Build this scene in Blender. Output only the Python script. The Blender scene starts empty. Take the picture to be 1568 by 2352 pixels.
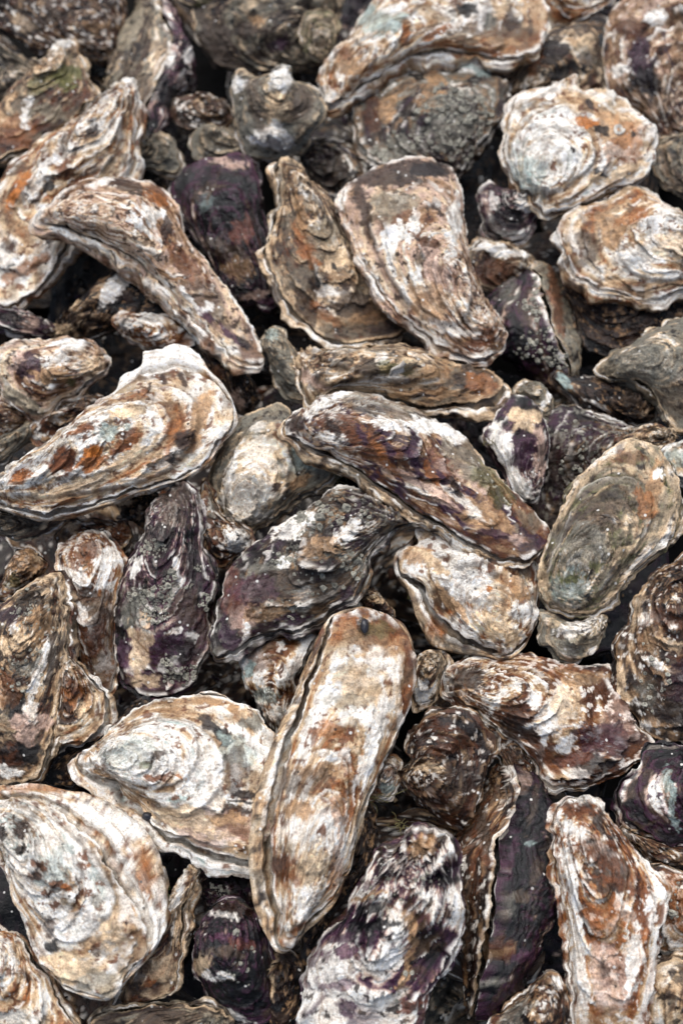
import bpy, math, random
import numpy as np
from mathutils import Matrix, Vector

# ------------------------------------------------------------------ camera
TILT = math.radians(24.0)          # camera leans back from straight-down
DIST = 0.585                       # metres from the camera to the heap surface
LENS = 50.0
FW, FH = 1568.0, 2352.0            # reference frame used for the measurements
SC = bpy.context.scene
COL = SC.collection
cam_d = bpy.data.cameras.new('camera')
cam = bpy.data.objects.new('camera', cam_d)
COL.objects.link(cam)
cam_d.lens = LENS
cam_d.sensor_fit = 'VERTICAL'
cam_d.sensor_height = 36.0
cam_d.sensor_width = 24.0
cam_d.clip_start = 0.01
cam_d.clip_end = 50.0
CPOS = np.array([0.0, -DIST * math.sin(TILT), DIST * math.cos(TILT)])
cam.location = CPOS
cam.rotation_euler = (TILT, 0, 0)
cam_d.dof.use_dof = True
cam_d.dof.focus_distance = 0.545
cam_d.dof.aperture_fstop = 8.0
SC.camera = cam

# ------------------------------------------------------------------ light: bright overcast
SUN_EL, SUN_AZ = math.radians(66), math.radians(-15)
world = bpy.data.worlds.new('World')
SC.world = world
world.use_nodes = True
wn = world.node_tree.nodes
sky = wn.new('ShaderNodeTexSky')
sky.sky_type = 'NISHITA'
sky.sun_disc = False
sky.sun_elevation = SUN_EL
sky.sun_rotation = SUN_AZ
sky.air_density = 1.0
sky.dust_density = 4.0
sky.ozone_density = 1.0
wn['Background'].inputs['Strength'].default_value = 0.05
world.node_tree.links.new(sky.outputs['Color'], wn['Background'].inputs['Color'])
sun_d = bpy.data.lights.new('sun', 'SUN')
sun = bpy.data.objects.new('sun', sun_d)
COL.objects.link(sun)
sun_d.energy = 1.4
sun_d.angle = math.radians(65)
sun_d.color = (0.985, 0.99, 1.0)
sdir = Vector((math.cos(SUN_EL) * math.sin(SUN_AZ), math.cos(SUN_EL) * math.cos(SUN_AZ), math.sin(SUN_EL)))
sun.rotation_euler = sdir.to_track_quat('Z', 'Y').to_euler()
sun.location = sdir * 3
SC.view_settings.view_transform = 'Standard'
SC.view_settings.look = 'None'
SC.view_settings.exposure = 1.34
SC.view_settings.gamma = 1.0
SC.view_settings.use_curve_mapping = False
SC.cycles.max_bounces = 6

# ------------------------------------------------------------------ helpers
UP = np.array([0.0, math.cos(TILT), math.sin(TILT)])
RT = np.array([1.0, 0.0, 0.0])
BK = np.array([0.0, -math.sin(TILT), math.cos(TILT)])
KF = 36.0 / LENS / FH
PX = DIST * KF                     # metres per reference unit on the heap surface


def rays(p):
    p = np.asarray(p, float)
    nx = (p[:, 0] - FW / 2) * KF
    ny = (FH / 2 - p[:, 1]) * KF
    return nx[:, None] * RT + ny[:, None] * UP - BK


def on_plane(p, P0, n):
    d = rays(p)
    t = ((P0 - CPOS) @ n) / (d @ n)
    return CPOS + d * t[:, None]


def project(W):
    v = W - CPOS
    dep = -(v @ BK)
    return np.stack([v @ RT / dep / KF + FW / 2, FH / 2 - v @ UP / dep / KF], 1)


_G = np.array([[1, 1, 0], [-1, 1, 0], [1, -1, 0], [-1, -1, 0], [1, 0, 1], [-1, 0, 1], [1, 0, -1], [-1, 0, -1],
               [0, 1, 1], [0, -1, 1], [0, 1, -1], [0, -1, -1], [1, 1, 0], [-1, 1, 0], [0, -1, 1], [0, -1, -1]], np.float32)

_GX, _GY, _GZ = (np.ascontiguousarray(_G[:, i]) for i in range(3))


def pn(x, y, z, seed=0):
    """gradient noise, about -0.7 .. 0.7"""
    x, y, z = np.broadcast_arrays(np.asarray(x, np.float32), np.asarray(y, np.float32), np.asarray(z, np.float32))
    xf = np.floor(x); yf = np.floor(y); zf = np.floor(z)
    fx = x - xf; fy = y - yf; fz = z - zf
    hx = xf.astype(np.int32).astype(np.uint32) * np.uint32(374761393)
    hy = yf.astype(np.int32).astype(np.uint32) * np.uint32(668265263)
    hz = zf.astype(np.int32).astype(np.uint32) * np.uint32(1274126177) + np.uint32((seed * 974711) & 0xffffffff)
    u = fx * fx * fx * (fx * (fx * 6 - 15) + 10)
    v = fy * fy * fy * (fy * (fy * 6 - 15) + 10)
    w = fz * fz * fz * (fz * (fz * 6 - 15) + 10)
    out = np.zeros(x.shape, np.float32)
    for a in (0, 1):
        ax = hx + np.uint32(374761393 * a & 0xffffffff); wx = u if a else 1 - u; dx = fx - a
        for b in (0, 1):
            ay = ax + hy + np.uint32(668265263 * b & 0xffffffff); wy = wx * (v if b else 1 - v); dy = fy - b
            for c in (0, 1):
                h = ay + hz + np.uint32(1274126177 * c & 0xffffffff)
                h = (h ^ (h >> np.uint32(13))) * np.uint32(1103515245)
                h = ((h ^ (h >> np.uint32(16))) >> np.uint32(3)) & np.uint32(15)
                out += (_GX[h] * dx + _GY[h] * dy + _GZ[h] * (fz - c)) * wy * (w if c else 1 - w)
    return out


def fbm(x, y, z, seed=0, o=4, gain=0.5):
    s = 0; a = 1.0; f = 1.0; t = 0
    for k in range(o):
        s = s + a * pn(x * f, y * f, z * f, seed + k * 31)
        t += a; a *= gain; f *= 2.03
    return s / t * 1.6


def sstep(a, b, x):
    t = np.clip((x - a) / (b - a), 0, 1)
    return t * t * (3 - 2 * t)


def lin(c):
    c = np.asarray(c, float) / 255.0
    return np.where(c <= 0.04045, c / 12.92, ((c + 0.055) / 1.055) ** 2.4)


def catmull(P, n):
    """closed smooth curve through P (complex), resampled evenly by length"""
    m = len(P); k = 24
    t = np.linspace(0, 1, k, endpoint=False)
    out = []
    for i in range(m):
        a, b, c, d = P[i - 1], P[i], P[(i + 1) % m], P[(i + 2) % m]
        out.append(0.5 * ((2 * b) + (-a + c) * t + (2 * a - 5 * b + 4 * c - d) * t ** 2 + (-a + 3 * b - 3 * c + d) * t ** 3))
    q = np.concatenate(out)
    q = np.append(q, q[0])
    s = np.concatenate([[0], np.cumsum(np.abs(np.diff(q)))])
    u = np.linspace(0, s[-1], n, endpoint=False)
    return np.interp(u, s, q.real) + 1j * np.interp(u, s, q.imag), s[-1]


def area(z):
    return 0.5 * np.sum(z.real * np.roll(z.imag, -1) - np.roll(z.real, -1) * z.imag)


def disc(z, r):
    """harmonic map of the unit disc onto the outline: rows for radii r"""
    n = len(z)
    c = np.fft.fft(z)
    k = np.abs(np.fft.fftfreq(n, 1.0 / n))
    return np.fft.ifft(c[None, :] * (np.asarray(r)[:, None] ** k[None, :]), axis=1)


_topo = {}


def grid_faces(rows, n, cap_first, cap_last):
    key = (rows, n, cap_first, cap_last)
    if key in _topo:
        return _topo[key]
    i = np.arange(rows - 1)[:, None] * n
    j = np.arange(n)[None, :]
    j2 = (j + 1) % n
    q = np.stack([i + j, i + n + j, i + n + j2, i + j2], -1).reshape(-1, 4)
    tr = []
    jj = np.arange(n); jn = (jj + 1) % n
    nv = rows * n
    if cap_first:
        tr.append(np.stack([np.full(n, nv), jj, jn], 1)); nv += 1
    if cap_last:
        b = (rows - 1) * n
        tr.append(np.stack([b + jn, b + jj, np.full(n, nv)], 1)); nv += 1
    tr = np.concatenate(tr) if tr else np.zeros((0, 3), int)
    _topo[key] = (q, tr)
    return q, tr


def mesh_from(name, V, q, tr, C=None, G=None, smooth=True):
    me = bpy.data.meshes.new(name)
    nq, nt = len(q), len(tr)
    me.vertices.add(len(V)); me.loops.add(nq * 4 + nt * 3); me.polygons.add(nq + nt)
    me.vertices.foreach_set('co', np.asarray(V, np.float32).ravel())
    me.loops.foreach_set('vertex_index', np.concatenate([q.ravel(), tr.ravel()]).astype(np.int32))
    me.polygons.foreach_set('loop_start', np.concatenate([np.arange(nq) * 4, nq * 4 + np.arange(nt) * 3]).astype(np.int32))
    me.polygons.foreach_set('use_smooth', np.full(nq + nt, smooth))
    me.update(calc_edges=True)
    if C is not None:
        C = np.array(C, float); C[:, :3] = np.clip(C[:, :3], 0, 1) ** 1.25
        at = me.attributes.new('shell', 'FLOAT_COLOR', 'POINT')
        at.data.foreach_set('color', np.asarray(C, np.float32).ravel())
    if G is not None:
        at = me.attributes.new('grow', 'FLOAT_VECTOR', 'POINT')
        at.data.foreach_set('vector', np.asarray(G, np.float32).ravel())
    return me


# ------------------------------------------------------------------ materials
def shell_material(name, bump=1.0, specks=True):
    m = bpy.data.materials.new(name)
    m.use_nodes = True
    nt = m.node_tree; N = nt.nodes; L = nt.links
    bs = N['Principled BSDF']
    at = N.new('ShaderNodeAttribute'); at.attribute_name = 'shell'
    tc = N.new('ShaderNodeTexCoord')
    inf = N.new('ShaderNodeObjectInfo')
    ad = N.new('ShaderNodeVectorMath'); ad.operation = 'ADD'
    sc = N.new('ShaderNodeVectorMath'); sc.operation = 'SCALE'
    sc.inputs[0].default_value = (3.1, 1.7, 2.3)
    L.new(inf.outputs['Random'], sc.inputs['Scale'])
    L.new(tc.outputs['Object'], ad.inputs[0]); L.new(sc.outputs[0], ad.inputs[1])

    def noise(scale, detail=4, rough=0.6):
        n = N.new('ShaderNodeTexNoise'); n.inputs['Scale'].default_value = scale
        n.inputs['Detail'].default_value = detail; n.inputs['Roughness'].default_value = rough
        L.new(ad.outputs[0], n.inputs['Vector'])
        return n.outputs['Fac']

    def rng(s, a, b, c, d):
        r = N.new('ShaderNodeMapRange')
        for k, v in zip(('From Min', 'From Max', 'To Min', 'To Max'), (a, b, c, d)):
            r.inputs[k].default_value = v
        L.new(s, r.inputs['Value'])
        return r.outputs['Result']

    def mix(f, a, b, mode='MIX'):
        x = N.new('ShaderNodeMix'); x.data_type = 'RGBA'; x.blend_type = mode
        if isinstance(f, float): x.inputs['Factor'].default_value = f
        else: L.new(f, x.inputs['Factor'])
        for s, v in (('A', a), ('B', b)):
            sk = [i for i in x.inputs if i.identifier == s + '_Color'][0]
            if isinstance(v, tuple): sk.default_value = v
            else: L.new(v, sk)
        return [o for o in x.outputs if o.identifier == 'Result_Color'][0]

    c = at.outputs['Color']
    # growth lines follow the stored growth coordinate of the shell
    gr = N.new('ShaderNodeAttribute'); gr.attribute_name = 'grow'
    gn = N.new('ShaderNodeTexNoise'); gn.inputs['Scale'].default_value = 1.0
    gn.inputs['Detail'].default_value = 3; gn.inputs['Roughness'].default_value = 0.65
    L.new(gr.outputs['Vector'], gn.inputs['Vector'])
    if specks:
        c = mix(rng(gn.outputs['Fac'], 0.54, 0.68, 0, 0.75), c, (0.46, 0.35, 0.26, 1), 'MULTIPLY')
        c = mix(rng(gn.outputs['Fac'], 0.47, 0.33, 0, 0.8), c, (1.38, 1.35, 1.30, 1), 'MULTIPLY')
    # fine mottling: grains of pale lime and of brown silt
    n1 = noise(420, 6, 0.72)
    c = mix(rng(n1, 0.56, 0.70, 0, 0.8), c, (1.45, 1.42, 1.37, 1), 'MULTIPLY')
    c = mix(rng(n1, 0.44, 0.32, 0, 0.8), c, (0.38, 0.31, 0.26, 1), 'MULTIPLY')
    n2 = noise(1500, 3, 0.7)
    c = mix(rng(n2, 0.52, 0.66, 0, 0.9), c, (1.32, 1.31, 1.29, 1), 'MULTIPLY')
    c = mix(rng(n2, 0.48, 0.34, 0, 0.9), c, (0.60, 0.55, 0.51, 1), 'MULTIPLY')
    if specks:
        v = N.new('ShaderNodeTexVoronoi'); v.inputs['Scale'].default_value = 330
        L.new(ad.outputs[0], v.inputs['Vector'])
        d = rng(v.outputs['Distance'], 0.16, 0.22, 1, 0)
        sep = N.new('ShaderNodeSeparateColor'); L.new(v.outputs['Color'], sep.inputs[0])
        pw = rng(sep.outputs[0], 0.86, 0.90, 0, 0.9)
        pd = rng(sep.outputs[1], 0.92, 0.95, 0, 0.85)
        for p, col in ((pw, (0.70, 0.68, 0.63, 1)), (pd, (0.02, 0.014, 0.011, 1))):
            mu = N.new('ShaderNodeMath'); mu.operation = 'MULTIPLY'
            L.new(d, mu.inputs[0]); L.new(p, mu.inputs[1])
            c = mix(mu.outputs[0], c, col)
    c = mix(1.0, c, (0.86, 0.85, 0.83, 1), 'DARKEN')
    L.new(c, bs.inputs['Base Color'])
    # gloss: stored beside the pigment, broken up by noise
    wet = N.new('ShaderNodeMath'); wet.operation = 'ADD'
    L.new(at.outputs['Alpha'], wet.inputs[0]); L.new(rng(noise(38, 2), 0.45, 0.60, 0.02, -0.32), wet.inputs[1])
    ro = N.new('ShaderNodeMath'); ro.operation = 'ADD'; ro.use_clamp = True
    L.new(wet.outputs[0], ro.inputs[0])
    L.new(rng(n1, 0.3, 0.7, -0.16, 0.16), ro.inputs[1])
    L.new(ro.outputs[0], bs.inputs['Roughness'])
    bs.inputs['IOR'].default_value = 1.45
    b1 = N.new('ShaderNodeBump'); b1.inputs['Strength'].default_value = 0.9 * bump; b1.inputs['Distance'].default_value = 0.0009
    L.new(n1, b1.inputs['Height'])
    b2 = N.new('ShaderNodeBump'); b2.inputs['Strength'].default_value = 0.9 * bump; b2.inputs['Distance'].default_value = 0.00045 if specks else 0.0
    L.new(gn.outputs['Fac'], b2.inputs['Height'])
    L.new(b1.outputs[0], b2.inputs['Normal'])
    b3 = N.new('ShaderNodeBump'); b3.inputs['Strength'].default_value = 0.8 * bump; b3.inputs['Distance'].default_value = 0.00035
    L.new(n2, b3.inputs['Height']); L.new(b2.outputs[0], b3.inputs['Normal'])
    L.new(b3.outputs[0], bs.inputs['Normal'])
    return m


MAT = shell_material('oyster_shell')
MAT_BARN = shell_material('barnacle_lime', 0.8, False)


def ground_material():
    m = bpy.data.materials.new('wet_dark_mud'); m.use_nodes = True
    nt = m.node_tree; N = nt.nodes; L = nt.links; bs = N['Principled BSDF']
    n = N.new('ShaderNodeTexNoise'); n.inputs['Scale'].default_value = 60; n.inputs['Detail'].default_value = 6
    tc = N.new('ShaderNodeTexCoord'); L.new(tc.outputs['Object'], n.inputs['Vector'])
    r = N.new('ShaderNodeValToRGB'); L.new(n.outputs['Fac'], r.inputs[0])
    r.color_ramp.elements[0].color = (0.002, 0.0018, 0.0016, 1); r.color_ramp.elements[1].color = (0.006, 0.005, 0.004, 1)
    L.new(r.outputs[0], bs.inputs['Base Color']); bs.inputs['Roughness'].default_value = 0.9; bs.inputs['Specular IOR Level'].default_value = 0.1
    b = N.new('ShaderNodeBump'); b.inputs['Distance'].default_value = 0.004; L.new(n.outputs['Fac'], b.inputs['Height'])
    L.new(b.outputs[0], bs.inputs['Normal'])
    return m


# ------------------------------------------------------------------ pigments
KEY = {'W': (241, 237, 229), 'C': (218, 196, 166), 'T': (180, 150, 117), 'O': (166, 114, 70), 'R': (120, 78, 50),
       'B': (66, 46, 35), 'D': (42, 29, 26), 'K': (26, 27, 30), 'P': (76, 46, 68), 'V': (106, 72, 92), 'G': (116, 116, 76),
       'Y': (140, 138, 128), 'N': (202, 178, 164), 'S': (168, 184, 180), 'E': (152, 143, 125), 'M': (98, 85, 74),
       'U': (192, 128, 62), 'X': (128, 84, 68)}
# ramp: pigment from low to high shell noise; rad: radial streaks; spot: blotches; edge: lamella lip; film: silt film
PAL = {
    'cream':  dict(ramp=[(0, 'R'), (.22, 'O'), (.36, 'T'), (.52, 'C'), (.7, 'W'), (1, 'W')], rad=('B', .30), spot=('R', .26), edge=('W', .8), film=('E', .25), ro=.50),
    'white':  dict(ramp=[(0, 'T'), (.25, 'T'), (.42, 'C'), (.58, 'W'), (.75, 'W'), (1, 'S')], rad=('B', .18), spot=('R', .22), edge=('W', .8), film=('Y', .25), ro=.55),
    'tan':    dict(ramp=[(0, 'B'), (.2, 'R'), (.38, 'M'), (.5, 'T'), (.66, 'C'), (.85, 'W'), (1, 'W')], rad=('B', .32), spot=('D', .2), edge=('C', .7), film=('E', .35), ro=.52),
    'pink':   dict(ramp=[(0, 'B'), (.2, 'R'), (.36, 'T'), (.52, 'N'), (.68, 'C'), (.85, 'W'), (1, 'W')], rad=('R', .36), spot=('B', .25), edge=('W', .7), film=('T', .2), ro=.5),
    'grey':   dict(ramp=[(0, 'D'), (.2, 'B'), (.38, 'M'), (.52, 'E'), (.68, 'Y'), (.85, 'C'), (1, 'W')], rad=('D', .3), spot=('K', .2), edge=('C', .6), film=('M', .4), ro=.52),
    'olive':  dict(ramp=[(0, 'B'), (.2, 'M'), (.38, 'G'), (.5, 'E'), (.66, 'C'), (.85, 'W'), (1, 'W')], rad=('B', .25), spot=('D', .25), edge=('C', .7), film=('E', .4), ro=.55),
    'greyl':  dict(ramp=[(0, 'M'), (.25, 'E'), (.45, 'Y'), (.62, 'E'), (.8, 'C'), (1, 'W')], rad=('M', .2), spot=('D', .15), edge=('C', .5), film=('Y', .5), ro=.6),
    'brown':  dict(ramp=[(0, 'K'), (.2, 'D'), (.36, 'B'), (.52, 'R'), (.66, 'M'), (.8, 'T'), (.93, 'C'), (1, 'W')], rad=('D', .4), spot=('W', .18), edge=('T', .6), film=('M', .3), ro=.42),
    'dkbrown': dict(ramp=[(0, 'K'), (.3, 'K'), (.45, 'D'), (.62, 'B'), (.78, 'M'), (.92, 'T'), (1, 'C')], rad=('K', .4), spot=('T', .12), edge=('M', .5), film=('D', .3), ro=.4),
    'rust':   dict(ramp=[(0, 'D'), (.18, 'B'), (.34, 'R'), (.48, 'O'), (.6, 'T'), (.74, 'C'), (.86, 'W'), (1, 'W')], rad=('R', .4), spot=('W', .28), edge=('W', .8), film=('O', .15), ro=.4),
    'purple': dict(ramp=[(0, 'K'), (.22, 'D'), (.38, 'P'), (.5, 'B'), (.62, 'V'), (.75, 'N'), (.88, 'W'), (1, 'W')], rad=('K', .5), spot=('P', .3), edge=('W', .8), film=('M', .15), ro=.38),
    'barn':   dict(ramp=[(0, 'K'), (.2, 'D'), (.36, 'P'), (.5, 'B'), (.6, 'M'), (.72, 'T'), (.84, 'Y'), (1, 'W')], rad=('D', .45), spot=('Y', .3), edge=('W', .6), film=('M', .3), ro=.48),
    'black':  dict(ramp=[(0, 'K'), (.42, 'K'), (.52, 'D'), (.62, 'P'), (.74, 'B'), (.84, 'M'), (.92, 'N'), (1, 'W')], rad=('K', .4), spot=('P', .1), edge=('V', .5), film=('K', .5), ro=.30),
    'violet': dict(ramp=[(0, 'D'), (.2, 'K'), (.38, 'P'), (.52, 'P'), (.6, 'V'), (.68, 'N'), (.8, 'W'), (1, 'W')], rad=('P', .3), spot=('D', .15), edge=('W', .9), film=('T', .15), ro=.36),
    'stripe': dict(ramp=[(0, 'D'), (.2, 'P'), (.34, 'B'), (.46, 'R'), (.6, 'T'), (.72, 'N'), (.86, 'C'), (1, 'W')], rad=('P', .75), spot=('R', .3), edge=('W', .8), film=('E', .2), ro=.42),
}

# ------------------------------------------------------------------ the oyster
TILE = {'A': (0, 0, 1.568), 'B': (900, 0, 1.568), 'C': (1731, 0, 1.568), 'D': (0, 900, 1.568), 'E': (900, 900, 1.568),
        'F': (1731, 900, 1.568), 'G': (0, 1800, 1.568), 'H': (900, 1800, 1.568), 'I': (1731, 1800, 1.568),
        'J': (0, 2700, 1.568), 'K': (900, 2700, 1.568), 'L': (1731, 2700, 1.568), 'M': (0, 3096, 1.12), 'N': (1331, 3096, 1.12)}


def ref(tile, pts):
    """measurements taken on an enlarged region -> the common reference frame"""
    p = np.asarray(pts, float).reshape(-1, 2)
    if tile == 'Z':
        return p
    x, y, s = TILE[tile]
    return (np.array([x, y]) + p / s) * (FW / 2731.0)


def mk(tile, marks):
    """pigment patches measured on an enlarged region"""
    k = FW / 2731.0 / TILE[tile][2]
    return [(*ref(tile, [m[:2]])[0], m[2] * k, m[3] * k, *m[4:]) for m in marks]


def basis(n, hint):
    n = n / np.linalg.norm(n)
    x = hint - n * (hint @ n); x /= np.linalg.norm(x)
    return np.stack([x, np.cross(n, x), n], 1)      # columns


def tilted_normal(deg, az):
    n0 = np.array([0.0, -math.sin(TILT * 0.55), math.cos(TILT * 0.55)])
    a = math.radians(az); t = math.radians(deg)
    d = math.cos(a) * RT + math.sin(a) * np.array([0, 1.0, 0])
    d = d - n0 * (d @ n0); d /= np.linalg.norm(d)
    return n0 * math.cos(t) + d * math.sin(t)


def ramp(pal, v):
    ps = [s[0] for s in pal['ramp']]
    cs = np.array([lin(KEY[s[1]]) for s in pal['ramp']])
    return np.stack([np.interp(v, ps, cs[:, k]) for k in range(3)], -1)


def blend(c, col, w):
    w = np.clip(w, 0, 1)[..., None]
    return c * (1 - w) + lin(KEY[col]) * w


def apply_marks(c, D, marks, seed, ringn=None):
    if not marks:
        return c
    wx = 11 * fbm(D[:, 0] / 46, D[:, 1] / 46, 0.2, seed + 201, 3, 0.6); wy = 11 * fbm(D[:, 0] / 46, D[:, 1] / 46, 7.2, seed + 202, 3, 0.6)
    D = D + np.stack([wx, wy], 1)
    for i, mk in enumerate(marks):
        x, y, rx, ry, ang, col = mk[:6]
        al = (mk[6] if len(mk) > 6 else 0.92) * (0.95 if col != 'W' else 1.0)
        a = math.radians(ang)
        dx = D[:, 0] - x; dy = -(D[:, 1] - y)
        ex = (dx * math.cos(a) + dy * math.sin(a)) / rx
        ey = (-dx * math.sin(a) + dy * math.cos(a)) / ry
        near = (ex * ex + ey * ey) < 5
        if not near.any():
            continue
        f = 1.0 / max(11.0, min(rx, ry) * 0.9)
        n = fbm(D[near, 0] * f, D[near, 1] * f, 0.37 * i, seed + i, 4, 0.6)
        w = sstep(-0.12, 0.16, 1.0 - np.sqrt(ex[near] ** 2 + ey[near] ** 2) + 0.62 * n + (0.6 * ringn[near] if ringn is not None else 0)) * al
        w = np.clip(w, 0, 1)[:, None]
        var = 1 + 0.55 * fbm(D[near, 0] / 12, D[near, 1] / 12, 0.7 * i, seed + i + 400, 3, 0.65)[:, None] + (0.45 * ringn[near][:, None] if ringn is not None else 0)
        c[near] = c[near] * (1 - w) + lin(KEY[col]) * np.clip(var, 0.45, 1.5) * w
    return c


def pigment(P, cx, cy, g, lam_t, lam_k, s, seed, pal, radfreq, shift=0.0):
    """P: local position (cm), (cx,cy): unit growth direction, g: growth coordinate"""
    rng = np.random.RandomState(seed)
    ring = fbm(cx * 1.7, cy * 1.7, g * 13, seed, 4, 0.66)
    iso = fbm(P[:, 0] * 1.1, P[:, 1] * 1.1, P[:, 2] * 1.1 + 5, seed + 3, 4, 0.66)
    sh = rng.uniform(-0.13, 0.13, 64)[lam_k % 64]
    v = 0.53 + 0.66 * ring + 0.25 * iso + sh + shift
    c = ramp(pal, np.clip(v, 0, 1))
    # radial streaks, only on some growth bands
    rc, ra = pal['rad']
    n = fbm(cx * radfreq, cy * radfreq, g * 3.0, seed + 9, 3, 0.5)
    band = fbm(cx * 1.2, cy * 1.2, g * 5 + 7, seed + 11, 2)
    c = blend(c, rc, sstep(0.05, 0.16, n) * sstep(0.04 - 0.35 * ra, 0.22 - 0.35 * ra, band) * min(1, ra * 2.2))
    sc_, sa = pal['spot']
    n = fbm(P[:, 0] * 3.1, P[:, 1] * 3.1, P[:, 2] * 3.1, seed + 13, 3, 0.6)
    c = blend(c, sc_, sstep(0.34 - 0.35 * sa, 0.42 - 0.35 * sa, n) * 0.85)
    fc, fa = pal['film']
    n = fbm(P[:, 0] * 0.7, P[:, 1] * 0.7, P[:, 2] * 0.7 + 2, seed + 17, 4, 0.7)
    c = blend(c, fc, sstep(0.0, 0.35, n) * fa * 1.6)
    ec, ea = pal['edge']
    n = fbm(P[:, 0] * 1.6, P[:, 1] * 1.6, 3.0, seed + 19, 3)
    c = blend(c, ec, sstep(0.74, 0.92, lam_t) * sstep(-0.12, 0.14, n) * ea)
    return c


def sdist(D, poly):
    """signed distance (inside positive) from points to a closed outline"""
    z, _ = catmull(poly[:, 0] + 1j * poly[:, 1], 72)
    p = (D[:, 0] + 1j * D[:, 1])[:, None]
    a_ = z[None, :]; b_ = np.roll(z, -1)[None, :]
    ab = b_ - a_
    t = np.clip(((p - a_) * ab.conjugate()).real / (np.abs(ab) ** 2 + 1e-9), 0, 1)
    d = np.abs(p - a_ - t * ab).min(1)
    w = np.angle((b_ - p) / (a_ - p + 1e-9)).sum(1)
    return np.where(np.abs(w) > np.pi, d, -d)


SURF = {}


def make_oyster(name, label, z, umbo_ang, n_up, frame, org, zoff, H, D, pal, pal2, seed, lam, folds, marks, marks2, barn, low,
                gap, bumps, rough, group, lamamp=1.0, lipdrop=0.8, dull=1.0, caps=(), frill=1.0):
    """z: rim outline in the local plane (complex, metres, counter-clockwise, n points)"""
    rng = np.random.RandomState(seed)
    n = len(z); nr = n_up
    size = math.sqrt(abs(area(z)))
    th = np.arange(n) * 2 * np.pi / n
    # frilled rim
    per = np.sum(np.abs(np.roll(z, -1) - z))
    nor = (np.roll(z, -1) - np.roll(z, 1)); nor = -1j * nor / np.abs(nor)
    zc = z * 100
    fr = fbm(zc.real * 1.3, zc.imag * 1.3, 0.0, seed + 1, 4, 0.62)
    z = z + nor * frill * (fr * 0.0017 + 0.0009 * np.minimum(0.12, fbm(zc.real * 2.1, zc.imag * 2.1, 0.0, seed + 2, 3, 0.55)))
    if low is None:
        zl = z
    elif isinstance(low, tuple):
        m, dx, dy = low
        d = (dx + 1j * dy)
        lw = fbm(zc.real * 0.55, zc.imag * 0.55, 17.0, seed + 6, 3, 0.6); chip = np.minimum(0.1, fbm(zc.real * 1.5, zc.imag * 1.5, 19.0, seed + 7, 3, 0.55))
        zl = z + nor * (m * PX * np.clip(0.6 + 3.2 * lw, -0.4, 2.6) + PX * np.maximum(0, (nor * d.conjugate()).real) * (1 + 0.8 * lw) + 0.0016 * chip)
    else:
        zl = low + nor * 0
    # ---- upper valve
    rr = np.concatenate([np.linspace(0.02, 1, nr) ** 0.94])
    M = disc(z, rr)
    p = (rr[:, None] * np.exp(1j * th)[None, :])
    a = 0.72 * np.exp(1j * umbo_ang)
    q = (p - a) / (1 - np.conj(a) * p)
    g = np.abs(q); qd = q / np.maximum(g, 1e-6)
    cx, cy = qd.real.ravel(), qd.imag.ravel(); g = g.ravel()
    X, Y = M.real.ravel(), M.imag.ravel()
    Pc = np.stack([X * 100, Y * 100, np.zeros_like(X)], 1)
    r2 = np.repeat(rr, n) ** 2
    ud = (p * np.exp(-1j * umbo_ang)).real.ravel()
    edge = np.clip(1 - r2, 0, 1)
    h = H * (0.35 * edge ** 0.7 + 0.65 * edge ** 1.35) * (1 + 0.38 * ud)
    wv = fbm(Pc[:, 0] * 0.45, Pc[:, 1] * 0.45, 1.0, seed + 21, 3)
    h = h + wv * 0.0042 * (0.35 + 0.65 * edge)
    ra = fbm(cx * 2.2, cy * 2.2, g * 1.2, seed + 23, 2)
    h = h + ra * 0.0035 * sstep(0.15, 0.9, g)
    if folds:
        nf, amp = folds
        ph = np.angle(qd).ravel() * nf + 1.6 * fbm(cx, cy, g * 2, seed + 25, 2)
        h = h + amp * (np.abs(np.sin(ph * 0.5)) - 0.5) * sstep(0.1, 0.6, g)
    # lamellae: saw-tooth terraces along growth
    gw = g + 0.055 * fbm(Pc[:, 0] * 0.55, Pc[:, 1] * 0.55, 0.5, seed + 27, 3) + 0.016 * fbm(Pc[:, 0] * 2.4, Pc[:, 1] * 2.4, 2.5, seed + 29, 3, 0.6)
    gk = np.sort(np.concatenate([[-0.3], ((np.arange(lam) + rng.uniform(0.1, 0.9, lam)) / lam) ** 0.72, [1.03, 1.4]]))
    k = np.clip(np.searchsorted(gk, gw) - 1, 0, len(gk) - 2)
    t = np.clip((gw - gk[k]) / np.maximum(gk[k + 1] - gk[k], 0.02), 0, 1)
    ak = rng.uniform(0.35, 1.35, len(gk))[k] * np.clip((gk[k + 1] - gk[k]) * lam * 0.9, 0.4, 1.6)
    fl = 0.55 + 1.1 * fbm(Pc[:, 0] * 0.8, Pc[:, 1] * 0.8, k * 3.7, seed + 31, 3)
    lamh = 0.0030 * lamamp * ak * np.clip(fl, 0.05, 1.4) * t ** 2.6
    h = h + lamh * sstep(0.05, 0.25, g)
    # older cap standing proud of the later growth
    capg = rng.uniform(0.50, 0.76)
    cap = sstep(capg + 0.018, capg - 0.018, gw + 0.02 * fbm(Pc[:, 0] * 3, Pc[:, 1] * 3, 3.3, seed + 32, 2))
    capc = {'cream': .20, 'white': .22, 'tan': .16, 'pink': .14, 'olive': .12, 'greyl': .16}.get(pal, rng.uniform(-.12, .12))
    h = h + cap * 0.0016 * lamamp
    # fine growth ridges and crust
    h = h + 0.00035 * lamamp * fbm(cx * 3, cy * 3, gw * 42, seed + 33, 3, 0.6)
    h = h + 0.00065 * fbm(Pc[:, 0] * 2.3, Pc[:, 1] * 2.3, 4.0, seed + 35, 4, 0.6)
    h = h + 0.00040 * fbm(Pc[:, 0] * 7, Pc[:, 1] * 7, 6.0, seed + 37, 3, 0.6)
    rim = zoff if np.ndim(zoff) else np.zeros(n)
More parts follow.
